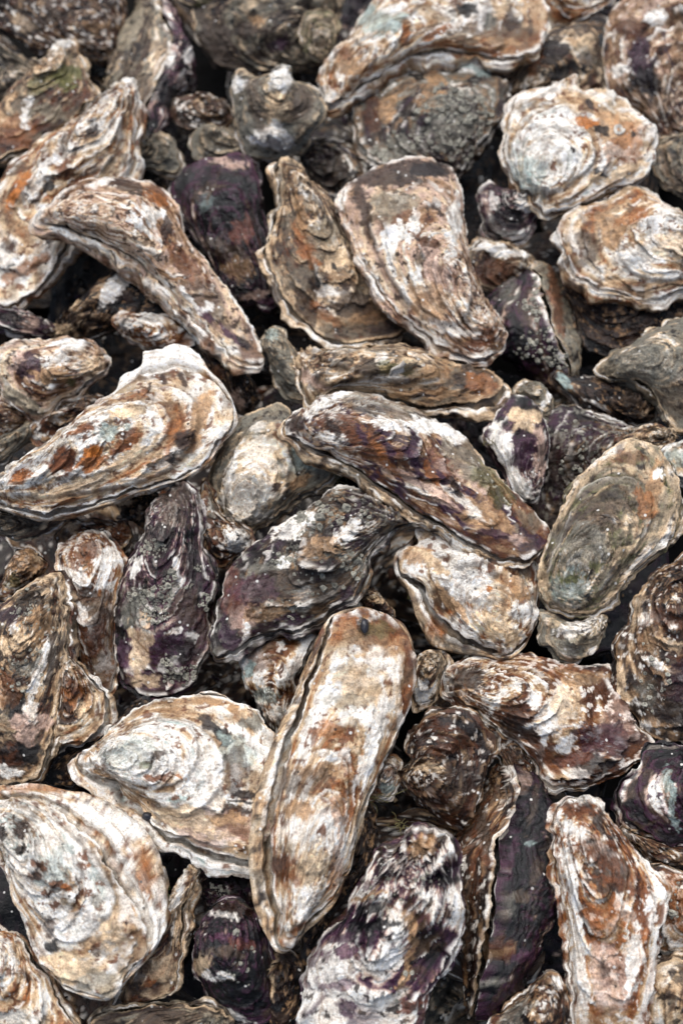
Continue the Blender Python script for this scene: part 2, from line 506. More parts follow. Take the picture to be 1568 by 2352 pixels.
    rimw = 0.0032 * fbm(zc.real * 0.5, zc.imag * 0.5, 9.0, seed + 39, 3)
    rim = rim + rimw
    R = disc(rim.astype(complex), rr).real.ravel()
    h = h + R
    ux, uy = z[0].real * 0.86, z[0].imag * 0.86
    ox, oy = X - ux, Y - uy
    on = np.hypot(ox, oy) + 1e-6
    fl2 = 0.0022 * lamamp * np.clip(ak * fl, 0, 1.6) * t ** 5 * sstep(0.1, 0.3, g) * sstep(1.0, 0.93, np.sqrt(r2))
    X = X + ox / on * fl2; Y = Y + oy / on * fl2
    P3 = np.stack([X, Y, h], 1)
    if bumps:
        W = P3 @ frame.T + org
        Dp = project(W)
        for (bx, by, br, bh) in bumps:
            d = np.hypot(Dp[:, 0] - bx, Dp[:, 1] - by) / br
            P3[:, 2] += bh * PX * np.clip(1 - d * d, 0, 1) ** 2
    shift = capc * (cap - 0.5)
    if folds:
        shift = shift + 0.75 * (np.abs(np.sin(ph * 0.5)) - 0.5) * sstep(0.1, 0.6, g)
    capl = np.zeros(len(P3)); capd = np.zeros(len(P3))
    if len(caps):
        shift = shift * 0.3
        Dp = project(P3 @ frame.T + org)
        Dp = Dp + np.stack([5 * fbm(Dp[:, 0] / 26, Dp[:, 1] / 26, 1.2, seed + 61, 3, 0.6), 5 * fbm(Dp[:, 0] / 26, Dp[:, 1] / 26, 5.2, seed + 62, 3, 0.6)], 1)
        for (cp, ch, cs) in caps:
            sd = sdist(Dp, cp)
            ins = sstep(-2.5, 2.5, sd)
            lipm = np.clip(0.6 + 1.3 * fbm(Dp[:, 0] / 60, Dp[:, 1] / 60, 3.0, seed + 63, 2), 0, 1.2)
            P3[:, 2] += PX * ch * (ins * 0.55 + 0.45 * lipm * ins * np.exp(-np.maximum(sd, 0) / 16.0))
            shift = shift + cs * (ins - 0.5)
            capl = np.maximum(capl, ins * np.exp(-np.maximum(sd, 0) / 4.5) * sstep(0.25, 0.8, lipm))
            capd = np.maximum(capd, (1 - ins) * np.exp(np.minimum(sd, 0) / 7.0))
    # lip under the rim
    last = P3[-n:]
    th1 = 0.0006
    l1 = last.copy(); l1[:, 2] -= th1
    zi = disc(z, [0.93])[0]
    l2 = np.stack([zi.real, zi.imag, last[:, 2] - th1 - 0.0005], 1)
    V = np.concatenate([P3, l1, l2, P3[:n].mean(0)[None]])
    c = pigment(np.stack([Pc[:, 0], Pc[:, 1], h * 100], 1), cx, cy, g, t, k, size, seed, PAL[pal], 9.0, shift)
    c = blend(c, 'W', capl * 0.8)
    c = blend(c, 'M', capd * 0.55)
    rimn = fbm(Pc[:, 0] * 1.2, Pc[:, 1] * 1.2, 8.0, seed + 41, 3)
    c = blend(c, PAL[pal]['edge'][0] if frill == 1 else 'W', sstep(0.955, 0.99, np.sqrt(r2)) * sstep(-0.2, 0.1, rimn) * 0.9)
    Dp = project(P3 @ frame.T + org)
    c = apply_marks(c, Dp, marks, seed + 50, fbm(cx * 3.2, cy * 3.2, gw * 15, seed + 49, 3, 0.6))
    ro = np.full(len(c), rough if rough else PAL[pal]['ro']) + 0.26 * fbm(Pc[:, 0] * 0.6, Pc[:, 1] * 0.6, 3.0, seed + 47, 2)
    lum = c.mean(1)
    ro = ro + 0.10 * sstep(0.1, 0.5, lum)
    C = np.concatenate([c, ro[:, None]], 1)
    lipc = np.concatenate([c[-n:] * 0.5 + lin(KEY['C']) * 0.5, np.full((n, 1), 0.5)], 1)
    C = np.concatenate([C, lipc, lipc, C[:1]])
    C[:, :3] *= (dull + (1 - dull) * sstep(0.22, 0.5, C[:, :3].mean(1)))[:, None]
    G = np.stack([cx * 2.6 + seed % 97, cy * 2.6, gw * 34 * (size / 0.06) ** 0.5], 1)
    G = np.concatenate([G, G[-n:], G[-n:], G[:1]])
    qf, tf = grid_faces(nr + 2, n, True, False)
    me = mesh_from('upper_valve', V, qf, tf, C, G)
    me.materials.append(MAT)
    root = bpy.data.objects.new(name, None)
    SURF[label] = (P3 @ frame.T + org, frame[:, 2].copy())
    root.empty_display_size = 0.01
    COL.objects.link(root)
    Mx = Matrix([[*frame[i], org[i]] for i in range(3)] + [[0, 0, 0, 1]])
    root.matrix_world = Mx
    root['label'] = label; root['category'] = 'oyster'; root['group'] = group
    up = bpy.data.objects.new('upper_valve', me); COL.objects.link(up); up.parent = root
    # ---- lower valve
    nb = max(10, nr // 4) if frill == 1 else int(nr * 0.6)
    rows = []
    kinds = []
    zr = rim - th1 - gap
    for rad, dz in ((0.86, -0.0026), (0.975, -0.0004)):
        zz = disc(z, [rad])[0]
        rows.append(np.stack([zz.real, zz.imag, zr + dz], 1)); kinds.append(0)
    dl = np.abs(zl - z)
    fr2 = fbm(zc.real * 1.0, zc.imag * 1.0, 13.0, seed + 43, 4, 0.6)
    sl = np.array([0.06, 0.16, 0.26, 0.34, 0.42, 0.52, 0.64, 0.76, 0.88, 1.0])
    nl = len(sl)
    groove = np.where(dl > 9 * PX, 1.0, 0.0) * (min(1.0, gap / 0.0025) if gap > 0.001 else 0.0)
    groove = np.fft.ifft(np.fft.fft(groove) * np.exp(-(np.fft.fftfreq(n, 1.0 / n) / 12.0) ** 2)).real
    for i, s in enumerate(sl):
        zz = z + (zl - z) * s
        lay = fbm(zc.real * 0.5, zc.imag * 0.5, s * dl * 100 * 2.5 + i * 0.21, seed + 44, 3, 0.65)
        zz = zz + nor * lay * 0.0011 * min(1, s * 3)
        up_ = (0.9 * gap + 0.0008) * groove * sstep(0.2, 0.40, s)
        rows.append(np.stack([zz.real, zz.imag, zr - 0.0035 * groove * sstep(0.30, 0.12, s) + up_ - lipdrop * dl * max(0.0, s - 0.2 * (groove.max() > 0.5)) ** 1.2 + 0.0009 * lay * min(1, s * 3)], 1)); kinds.append(1)
    zr = rows[-1][:, 2].copy()
    rb = np.cos(np.linspace(0.10, 1.0, nb) * np.pi / 2 * 0.985)
    for i, rad in enumerate(rb):
        zz = disc(zl, [max(0.02, rad)])[0]
        prof = (1 - rad * rad) ** 0.5
        lay = fbm(zc.real * 0.35, zc.imag * 0.35, prof * D * 100 * 3.3, seed + 45, 3, 0.65)
        saw = ((prof * 9 + 0.8 * fr2) % 1.0)
        s = (0.0013 * lay + 0.0010 * saw - 0.0006) * rad
        zz = zz + nor * s
        rows.append(np.stack([zz.real, zz.imag, zr - 0.0006 - D * prof + 0.0006 * lay + (0.0032 if frill < 1 else 0.0012) * fbm(zz.real * 70, zz.imag * 70, 5.0, seed + 46, 4, 0.6) * min(1, prof * 4)], 1)); kinds.append(2)
    V = np.concatenate(rows)
    V = np.concatenate([V, V[-n:].mean(0)[None]])
    nrow = len(rows)
    kk = np.repeat(kinds, n)
    R3 = np.array(rows)
    path = np.concatenate([np.zeros((1, n)), np.cumsum(np.linalg.norm(np.diff(R3, axis=0), axis=2), 0)]).ravel()
    PL = V[:-1] * 100
    thx = np.tile(np.cos(th), nrow); thy = np.tile(np.sin(th), nrow)
    gl = path * 100 * 0.22
    t2 = np.zeros(len(PL)); k2 = np.zeros(len(PL), int)
    c = pigment(PL, thx, thy, gl, t2, k2, size, seed + 70, PAL[pal2], 8.0)
    c[kk == 0] = c[kk == 0] * 0.5 + lin((200, 192, 180)) * 0.5
    lipn = fbm(PL[:, 0] * 0.9, PL[:, 1] * 0.9, 2.0, seed + 71, 3, 0.6)
    c = blend(c, PAL[pal2]['edge'][0], (kk == 1) * sstep(-0.05, 0.25, lipn) * 0.6)
    rowi = np.repeat(np.arange(nrow), n)
    c = blend(c, 'W', ((rowi >= 4) & (rowi <= (7 if frill == 1 else 8))) * sstep(-0.04, 0.16, lipn) * (0.9 if pal2 not in ('black', 'dkbrown') or frill < 1 else 0.5))
    Dp = project(V[:-1] @ frame.T + org)
    c = apply_marks(c, Dp, marks2, seed + 90)
    ro = np.where(kk == 0, 0.40, PAL[pal2]['ro'])
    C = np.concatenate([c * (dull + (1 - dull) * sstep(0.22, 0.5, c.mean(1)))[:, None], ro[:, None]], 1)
    C = np.concatenate([C, C[-1:]])
    G = np.stack([thx * 2.6 + seed % 89, thy * 2.6, path * 100 * 7.0], 1)
    G = np.concatenate([G, G[-1:]])
    qf, tf = grid_faces(nrow, n, False, True)
    me2 = mesh_from('lower_valve', V, qf, tf, C, G)
    me2.materials.append(MAT)
    lo = bpy.data.objects.new('lower_valve', me2); COL.objects.link(lo); lo.parent = root
    # ---- barnacles
    if barn:
        bv, bq, bt, bc = [], [], [], []
        off = 0
        gN = P3.reshape(nr, n, 3)
        du = np.roll(gN, -1, 1) - np.roll(gN, 1, 1)
        dv = np.gradient(gN, axis=0)
        NN = np.cross(dv, du); NN /= np.linalg.norm(NN, axis=2, keepdims=True) + 1e-12
        NN[NN[..., 2] < 0] *= -1
        NN = NN.reshape(-1, 3)
        DU = project(P3 @ frame.T + org)
        for (bx, by, brx, bry, cnt, rad) in barn:
            d = np.hypot((DU[:, 0] - bx) / brx, (DU[:, 1] - by) / bry)
            ids = np.where(d < 1)[0]
            ids = ids[np.repeat(rr, n)[ids] > 0.06]
            if len(ids) == 0:
                continue
            placed = []
            tries = 0
            while len(placed) < cnt and tries < cnt * 12:
                tries += 1
                i = ids[rng.randint(len(ids))]
                if rng.rand() < d[i] ** 2 * 0.8:
                    continue
                R = rad * PX * min(1.7, 0.72 * math.exp(rng.normal(0, 0.55)))
                if any(np.linalg.norm(P3[i] - q_[0]) < 0.72 * (R + q_[1]) for q_ in placed):
                    continue
                placed.append((P3[i], R))
                nn = NN[i] * 0.6 + np.array([0, 0, 0.4]) + rng.normal(0, 0.12, 3)
                B = basis(nn, np.array([1.0, 0.1, 0.0]))
                m = 7
                aa = np.arange(m) * 2 * np.pi / m + rng.rand() * 6
                jj = rng.uniform(0.65, 1.3, m)
                hh = R * rng.uniform(0.25, 0.6)
                ring = lambda rad_, z_, j=jj: np.stack([np.cos(aa) * rad_ * j, np.sin(aa) * rad_ * j, np.full(m, z_)], 1)
                vv = np.concatenate([ring(R, -0.25 * R), ring(R * 0.80, hh * 0.55), ring(R * 0.55, hh), ring(R * 0.40, hh * 0.92), ring(R * 0.20, hh * 0.70), [[0, 0, hh * 0.72]]])
                vv = vv @ B.T + P3[i]
                qq, tt = grid_faces(5, m, False, True)
                bv.append(vv); bq.append(qq + off); bt.append(tt + off); off += len(vv)
                base = lin(KEY['Y']) * rng.uniform(0.9, 1.8)
                cc = np.tile(base, (len(vv), 1)) * rng.uniform(0.8, 1.15, (len(vv), 1))
                cc[4 * m:] *= 0.7
                bc.append(np.concatenate([np.clip(cc, 0, 0.8), np.full((len(vv), 1), 0.7)], 1))
        if bv:
            mb = mesh_from('barnacles', np.concatenate(bv), np.concatenate(bq), np.concatenate(bt), np.concatenate(bc), None, False)
            mb.materials.append(MAT_BARN)
            ob = bpy.data.objects.new('barnacles', mb); COL.objects.link(ob); ob.parent = root
            ob['kind'] = 'stuff'
    return root


COUNT = 0
ZL = 0.0150
GROUP = 'oysters heaped in the pile'


def layer_z(lay):
    return (lay - 3.0) * ZL


def oyster(label, tile, pts, umbo, lay, H, pal, tilt=(0, 0), low=(6, 0, 0), lowpts=None, pal2=None, marks=(), marks2=(), lam=8,
           folds=None, barn=(), bumps=(), depth=None, gap=0.0012, rough=None, seed=None, lamamp=1.0, detail=1.0, lipdrop=0.8, caps=(), dull=1.0):
    """an oyster lying open to view; its rim was measured, everything else grows from it"""
    global COUNT
    COUNT += 1
    seed = seed or COUNT * 101
    P = ref(tile, pts)
    U = ref(tile, [umbo])
    cen = P.mean(0)
    nrm = tilted_normal(*tilt)
    org = on_plane([cen], np.array([0, 0, layer_z(lay)]), np.array([0, 0, 1.0]))[0]
    frame = basis(nrm, RT)
    loc = lambda p: (on_plane(p, org, nrm) - org) @ frame
    L = loc(P); zc = L[:, 0] + 1j * L[:, 1]
    if area(zc) < 0:
        zc = zc[::-1]
    _, per = catmull(zc, 64)
    n = int(np.clip(per / PX / 5.1 * detail, 80, 256)); n -= n % 2
    z, _ = catmull(zc, n)
    u = loc(U)[0]; uz = u[0] + 1j * u[1]
    j = int(np.argmin(np.abs(z - uz)))
    z = np.roll(z, -j)                  # the beak sits at angle 0
    if lowpts is not None:
        Ll = loc(ref(tile, lowpts)); zl = Ll[:, 0] + 1j * Ll[:, 1]
        if area(zl) < 0:
            zl = zl[::-1]
        zl, _ = catmull(zl, n)
        best = min(range(n), key=lambda s: np.sum(np.abs(np.roll(zl, -s) - z) ** 2))
        low = np.roll(zl, -best)
    size = math.sqrt(abs(area(z)))
    D = depth * PX if depth else size * 0.30
    return make_oyster('oyster', label, z, 0.0, max(26, int(n * 0.34)), frame, org, 0.0, H * PX, D, pal, pal2 or pal, seed, lam, folds,
                       list(marks), list(marks2), list(barn), low, gap, list(bumps), rough, GROUP, lamamp, lipdrop, dull, [(ref(c_[0], c_[1]), c_[2], c_[3]) for c_ in caps])


def edge_oyster(label, tile, seam, lay, hl, hr, pal, pal2, width=0.42, roll=0, marks=(), marks2=(), barn=(), lam=8, gap=0.0012, rough=None, low=(8, 0, 0), detail=1.0, folds=None):
    """an oyster standing on its side in the heap, the line between its valves turned to the camera"""
    global COUNT
    COUNT += 1
    seed = COUNT * 101
    S = ref(tile, seam)
    A = on_plane(S, np.array([0, 0, layer_z(lay)]), np.array([0, 0, 1.0]))
    a, b = A[0], A[-1]
    x = b - a; Ln = np.linalg.norm(x); x /= Ln
    org = (a + b) / 2
    view = CPOS - org; view /= np.linalg.norm(view)
    y = view - x * (view @ x); y /= np.linalg.norm(y)
    zz = np.cross(x, y)                       # across the seam
    c, s = math.cos(math.radians(roll)), math.sin(math.radians(roll))
    y, zz = y * c + zz * s, zz * c - y * s
    frame = np.stack([x, y, zz], 1)
    W = width * Ln
    # rim: long egg whose camera side carries the seam at local y = 0
    tt = np.linspace(0, 2 * np.pi, 26, endpoint=False)
    ex = 0.5 * Ln * np.cos(tt)
    ey = 0.5 * W * np.sin(tt) * (1 + 0.18 * np.cos(tt)) - 0.5 * W + 0.16 * W * (1 - np.cos(tt) ** 2) * 0
    zc = ex + 1j * (ey + 0.35 * W * (1 - np.abs(np.sin(tt))) * 0)
    _, per = catmull(zc, 64)
    n = int(np.clip(per / PX / 5.1 * detail, 80, 256)); n -= n % 2
    z, _ = catmull(zc, n)
    j = int(np.argmin(z.real)); z = np.roll(z, -j)
    sl = (A - org) @ frame
    zoff = np.interp(z.real, sl[:, 0], sl[:, 2]) * sstep(-0.75 * W, -0.15 * W, z.imag)
    return make_oyster('oyster', label, z, 0.0, max(26, int(n * 0.34)), frame, org, zoff, hl * PX, hr * PX, pal, pal2, seed, lam, folds,
                       list(marks), list(marks2), list(barn), low, gap, [], rough, GROUP, 1.0, 0.05, 1.0, (), 0.35)

# ------------------------------------------------------------------ the heap, from the back of the picture to the front
# --- back row
oyster('flat grey-brown oyster filling the back left corner of the heap', 'Z', [(-60,-80),(150,-90),(270,-40),(285,60),(270,130),(200,140),(120,125),(60,100),(0,60),(-60,20)], (270,120), 1.6, 34, 'brown', (10,250), marks=[(120,40,60,14,20,'M'),(60,60,30,14,-30,'C',.5),(220,60,30,12,0,'T',.6)], lam=12, dull=0.75)
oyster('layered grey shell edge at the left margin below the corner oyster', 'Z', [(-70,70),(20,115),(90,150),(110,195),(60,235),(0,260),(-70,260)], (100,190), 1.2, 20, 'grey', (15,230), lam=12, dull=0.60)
oyster('tan oyster with an olive-green patch beneath its pale beak, at the left margin', 'A', [(-150,1000),(-250,850),(-150,720),(0,640),(60,560),(150,470),(260,400),(330,340),(330,280),(380,250),(440,265),(460,320),(510,380),(520,440),(560,540),(600,620),(540,680),(480,740),(420,800),(330,850),(260,900),(180,940),(80,970),(0,1000)], (390,265), 2.2, 46, 'tan', (8,90), low=(6,8,8), lam=7,
       marks=[(150,175,36,26,40,'G'),(95,190,22,40,-40,'G',.6),(35,300,36,44,0,'O',.5),(62,255,12,38,-10,'W'),(140,98,26,10,0,'W'),(120,260,60,18,-15,'E')], dull=0.95)
oyster('long cream oyster with brown dashes, white beak pointing up left of the dark hollow', 'A', [(790,480),(850,500),(865,600),(855,760),(840,900),(815,1060),(700,1220),(560,1330),(450,1411),(400,1560),(340,1710),(270,1790),(160,1880),(0,1910),(-150,1850),(-200,1600),(-120,1300),(-20,1180),(60,1030),(180,950),(250,870),(380,800),(500,720),(600,640),(700,570),(750,520)], (800,485), 2.7, 52, 'cream', (6,110), low=(8,12,-4), lam=9,
       marks=[(296,185,20,12,0,'W'),(210,305,12,20,-60,'D'),(140,390,12,26,-30,'R'),(110,430,10,18,-50,'K'),(85,455,9,12,0,'B'),(55,410,14,22,-40,'U'),(35,450,12,30,-35,'U'),(95,400,10,60,-25,'W'),(130,365,14,14,0,'W'),(60,620,60,16,25,'O',.7),(30,600,40,8,20,'W'),(20,560,20,14,20,'B',.7)], caps=[('A',[(760,560),(780,680),(760,850),(700,1000),(600,1080),(480,1100),(420,1060),(440,900),(500,760),(620,650)],12,.06)])
edge_oyster('upright oyster with an olive left side and a purple-black right side, near the back', 'Z', [(350,-90),(385,40),(386,120),(362,175),(333,240),(308,320)], 2.8, 92, 74, 'grey', 'purple', 0.5, 0, marks=[(300,60,30,60,-20,'E'),(320,200,26,50,20,'M',.7)], marks2=[(430,60,22,22,0,'V'),(395,130,14,24,0,'W'),(430,125,12,22,0,'W',.8),(380,210,30,36,30,'K')])
oyster('pale oyster edge crossing the top margin beside the purple-sided oyster', 'Z', [(400,-80),(560,-90),(700,-60),(610,8),(520,22),(450,15),(410,0)], (690,-60), 2.4, 24, 'olive', (12,270))
oyster('broad muddy grey-brown oyster behind the white-tipped one', 'Z', [(445,-40),(600,-70),(740,-60),(790,0),(770,60),(750,120),(730,155),(640,168),(560,160),(500,150),(470,110),(450,60)], (730,150), 1.7, 42, 'grey', (14,270), lam=9, marks=[(480,110,50,60,0,'M'),(640,100,22,18,0,'P'),(560,70,40,20,0,'M'),(590,45,20,10,0,'T')], dull=0.80)
oyster('small grey shell with thin white edges resting on the muddy oyster', 'B', [(480,120),(560,60),(680,80),(720,170),(690,290),(620,370),(540,330),(490,240)], (610,365), 2.3, 26, 'olive', (8,300), marks=[(740,100,20,14,0,'D',.6)])
oyster('very long cream and tan oyster with a fluted edge along the top margin', 'Z', [(735,170),(745,140),(790,100),(830,40),(860,0),(900,-60),(1050,-80),(1200,-60),(1250,0),(1257,50),(1240,100),(1200,125),(1140,130),(1080,112),(1000,115),(930,130),(870,165),(820,195),(770,230),(750,237),(738,205)], (755,230), 3.3, 48, 'cream', (10,100), low=(4,2,-16), lam=8,
       marks=[(875,45,55,34,0,'S',.75),(905,20,25,14,0,'W'),(800,140,28,34,20,'T'),(790,125,16,20,0,'R',.7),(755,222,14,16,0,'W'),(1035,60,60,14,30,'W'),(1075,20,22,14,0,'K'),(1175,45,16,34,10,'B',.85),(1130,50,16,26,0,'Y'),(1215,60,8,30,0,'B',.7),(1010,75,40,8,25,'O'),(1150,95,50,10,0,'T')])
oyster('cream shell with folded lines peeping out at the top margin right of the long oyster', 'Z', [(1230,-60),(1400,-60),(1405,0),(1350,40),(1300,55),(1255,60),(1235,20)], (1400,-50), 2.6, 26, 'cream', (12,270))
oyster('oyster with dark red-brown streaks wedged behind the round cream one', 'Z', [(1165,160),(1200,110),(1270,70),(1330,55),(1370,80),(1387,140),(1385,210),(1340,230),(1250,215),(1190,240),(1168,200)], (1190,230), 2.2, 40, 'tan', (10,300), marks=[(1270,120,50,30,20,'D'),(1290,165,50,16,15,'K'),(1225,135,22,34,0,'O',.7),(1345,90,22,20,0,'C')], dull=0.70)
oyster('large purple-brown oyster with white flecks filling the back right corner', 'Z', [(1390,60),(1420,10),(1480,-40),(1620,-60),(1640,100),(1620,250),(1580,330),(1530,340),(1480,270),(1410,230),(1385,160)], (1600,310), 2.2, 58, 'stripe', (14,200), lam=10, marks=[(1505,35,20,26,60,'W'),(1425,160,22,14,40,'W'),(1470,150,26,60,0,'P'),(1480,190,40,30,0,'K',.8),(1440,60,36,26,0,'R',.8),(1560,100,26,60,0,'T',.6)], dull=0.72)
oyster('oyster crusted with grey barnacles between the long oyster and the round cream one', 'Z', [(810,270),(815,230),(870,180),(950,155),(1020,137),(1080,140),(1140,160),(1170,200),(1160,260),(1120,310),(1080,360),(1050,400),(980,410),(900,400),(850,380),(815,340)], (1060,395), 2.3, 60, 'barn', (8,110), lam=8,
       marks=[(985,230,30,40,-20,'T'),(1000,190,26,18,0,'T'),(855,260,26,50,0,'R',.8),(890,250,22,40,0,'T'),(1030,280,70,60,30,'Y',.8),(920,340,60,30,0,'Y',.7),(1090,160,40,10,-20,'S',.8)],
       barn=[(1040,260,80,80,110,8.5),(930,340,80,45,60,8),(1100,250,60,60,34,8),(1050,350,40,30,22,8)], dull=0.75)
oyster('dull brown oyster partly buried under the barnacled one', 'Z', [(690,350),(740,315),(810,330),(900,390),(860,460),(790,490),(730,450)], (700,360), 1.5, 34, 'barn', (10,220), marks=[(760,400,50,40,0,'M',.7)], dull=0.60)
oyster('grey-white oyster standing beak-up with a chalky white tip', 'B', [(35,560),(60,480),(90,425),(150,440),(200,490),(280,460),(320,415),(400,415),(425,490),(480,510),(560,560),(600,600),(640,660),(620,740),(560,820),(540,880),(500,940),(440,970),(360,1000),(250,1000),(150,970),(90,870),(60,770),(55,660)], (355,415), 3.2, 70, 'greyl', (26,270), low=(4,0,-6), lam=7,
       marks=[(648,185,28,44,0,'W'),(640,250,34,40,0,'C'),(635,315,50,34,0,'W'),(545,190,18,20,0,'W',.8),(590,245,20,60,10,'M',.7),(690,240,30,40,0,'M',.8),(640,225,26,20,0,'C')], bumps=[(645,195,40,60),(640,250,44,46),(635,310,40,26)])
oyster('small pale shell deep in the shadow left of the white-tipped oyster', 'Z', [(438,315),(470,285),(520,290),(545,310),(565,350),(510,372),(450,367),(435,340)], (540,310), 2.0, 26, 'greyl', (8,200), dull=0.80)
oyster('small grey ridged shell in the dark hollow right of the long cream oyster', 'Z', [(300,332),(330,303),(370,312),(402,335),(410,372),(400,397),(350,388),(302,376)], (310,330), 1.9, 26, 'greyl', (8,250), lam=5, lamamp=1.8, dull=0.80)
oyster('glossy purple-black oyster with a pink crinkled edge below the white-tipped one', 'Z', [(395,425),(440,378),(500,360),(560,358),(592,400),(602,470),(617,560),(622,640),(637,690),(580,697),(530,682),(500,630),(470,570),(430,520),(402,465)], (575,690), 2.0, 58, 'black', (12,160), rough=.3, low=(8,0,6),
       marks=[(530,375,36,12,-10,'N'),(480,470,22,26,0,'S',.35),(555,530,24,40,-20,'X',.6),(490,430,40,5,70,'M'),(520,575,60,20,-20,'M',.8),(550,620,30,24,0,'T',.6),(590,680,40,8,10,'N')])
oyster('slender curved oyster with white and rust bands arching across the left side', 'Z', [(85,490),(130,450),(200,412),(280,402),(350,417),(395,450),(415,500),(422,545),(470,600),(520,660),(562,720),(602,800),(602,830),(560,822),(500,780),(450,735),(405,680),(355,620),(300,582),(245,555),(195,530),(150,516),(105,508)], (92,492), 3.7, 60, 'pink', (16,60), low=(4,-22,-18), lam=6, depth=80,
       marks=[(290,425,60,14,-15,'B',.8),(230,420,40,10,20,'W',.7),(360,455,26,14,-30,'O'),(345,490,40,16,-40,'W'),(380,520,16,20,0,'B'),(330,520,46,10,-35,'W',.9),(430,610,24,50,35,'R',.75),(480,700,40,60,40,'M',.6),(470,725,30,9,-50,'V'),(440,690,40,8,-50,'W'),(530,770,40,8,-40,'V'),(560,790,20,9,-40,'D'),(480,710,14,14,0,'W')], bumps=[(330,470,60,20)], dull=0.85)
oyster('lopsided tan oyster with an orange-brown flank, left one of the leaning pair', 'Z', [(640,372),(670,365),(700,395),(740,440),(775,500),(800,560),(820,600),(842,650),(900,700),(942,740),(930,760),(880,775),(820,785),(770,780),(720,750),(672,700),(640,650),(615,570),(635,500),(650,440)], (660,368), 3.0, 52, 'tan', (12,40), low=(4,-16,-20), lam=8, gap=.005, lipdrop=0.3,
       marks=[(700,560,20,70,15,'O',.8),(745,540,40,50,0,'E',.7),(775,590,40,36,0,'C'),(730,650,9,16,0,'K'),(768,610,8,16,0,'K'),(690,490,12,60,10,'T'),(800,700,40,30,0,'M',.8),(750,670,22,12,0,'W',.7),(860,730,60,16,15,'T'),(755,730,50,14,-30,'O',.7),(790,660,10,10,0,'B')], marks2=[(795,795,36,9,0,'W'),(640,640,10,30,15,'W',.8)], caps=[('Z',[(690,420),(740,470),(790,560),(820,640),(800,700),(750,690),(720,620),(700,540),(685,470)],12,.12)], dull=0.85)
oyster('pinkish tan oyster with a dark frayed top edge, right one of the leaning pair', 'Z', [(790,455),(800,420),(850,392),(900,377),(960,370),(1010,380),(1042,402),(1060,440),(1066,500),(1076,580),(1092,640),(1112,690),(1150,740),(1166,762),(1150,797),(1110,822),(1060,816),(1000,790),(950,740),(900,700),(860,640),(820,570),(798,505)], (1155,775), 3.7, 58, 'pink', (8,60), low=(5,-6,-12), lam=7, lamamp=1.3,
       marks=[(930,400,100,24,5,'B'),(830,470,16,60,10,'B',.85),(980,395,40,16,0,'D'),(910,540,40,22,30,'W'),(985,560,30,26,0,'R',.85),(965,590,16,20,0,'B',.6),(1005,630,30,60,20,'N'),(950,510,24,14,40,'W'),(1040,520,14,90,-8,'W',.7),(900,470,50,26,20,'E',.8),(990,690,50,36,0,'T',.7),(1110,780,36,18,30,'R'),(1050,760,60,10,-15,'W',.7)], bumps=[(960,560,140,24)], caps=[('Z',[(850,470),(900,440),(960,430),(1010,450),(1040,500),(1060,580),(1080,660),(1075,720),(1040,745),(980,735),(930,690),(890,630),(860,560),(845,510)],16,.12)], dull=0.85)
oyster('round cream-white oyster with a chalky flange on its upper left rim', 'Z', [(1165,290),(1180,240),(1210,208),(1260,198),(1325,174),(1322,206),(1380,206),(1430,230),(1480,275),(1506,320),(1500,370),(1470,410),(1400,432),(1330,470),(1260,492),(1240,482),(1215,450),(1185,420),(1165,380),(1160,330)], (1215,445), 3.7, 44, 'white', (6,120), low=(5,-10,4), lam=7,
       marks=[(1240,215,80,12,18,'W'),(1260,340,70,70,0,'W',.6),(1400,300,50,34,-20,'T'),(1375,295,24,9,-35,'K'),(1440,340,40,50,0,'O',.55),(1350,280,26,10,-10,'U'),(1310,345,8,8,0,'D'),(1245,405,16,5,30,'B'),(1270,380,10,8,0,'R'),(1380,400,20,5,-20,'K'),(1420,400,60,14,20,'C'),(1450,310,7,7,0,'K'),(1350,235,8,9,0,'D'),(1210,400,40,50,0,'S',.5)], caps=[('C',[(490,1000),(500,900),(580,800),(700,700),(830,670),(900,740),(960,820),(1000,920),(1000,1030),(900,1120),(760,1200),(620,1200),(540,1180),(500,1080)],13,.2)])
oyster('small purple-black oyster with a white end below the round cream one', 'Z', [(1098,445),(1120,415),(1150,430),(1190,438),(1226,440),(1232,480),(1217,530),(1170,552),(1120,532),(1108,490)], (1215,450), 2.8, 38, 'purple', (10,250), marks=[(1210,462,26,24,0,'W'),(1130,460,14,20,0,'W',.6),(1160,510,50,30,0,'K',.8)])
oyster('broad cream oyster with layered brown edges at the right margin', 'Z', [(1278,540),(1295,500),(1340,475),(1400,455),(1440,432),(1485,440),(1530,472),(1568,500),(1640,540),(1655,625),(1600,650),(1530,676),(1470,678),(1415,668),(1365,650),(1320,615)], (1640,560), 3.2, 50, 'cream', (8,80), low=(8,-6,-16), lam=8, lamamp=1.3,
       marks=[(1480,580,70,36,15,'W',.75),(1400,530,40,50,20,'T'),(1350,560,30,40,30,'M',.7),(1540,560,50,30,0,'C',.7),(1440,500,40,14,20,'O',.6),(1530,460,16,34,50,'W',.6)], caps=[('Z',[(1420,560),(1460,510),(1540,500),(1640,540),(1640,620),(1568,640),(1500,645),(1440,620)],13,.12)])
oyster('dark brown oyster in shade beneath the layered edges of the broad cream one', 'Z', [(1300,640),(1400,690),(1568,700),(1640,750),(1520,800),(1360,810),(1320,720)], (1310,650), 1.9, 34, 'dkbrown', (10,250))
oyster('upturned brown shell with a pale rim behind the triangular barnacled one', 'Z', [(1075,592),(1090,566),(1130,555),(1190,568),(1228,600),(1218,640),(1160,662),(1110,667),(1083,640)], (1215,640), 2.2, 24, 'tan', (12,300), marks=[(1150,575,70,14,-8,'W'),(1150,625,60,30,0,'R',.8)], low=(8,0,6), dull=0.70)
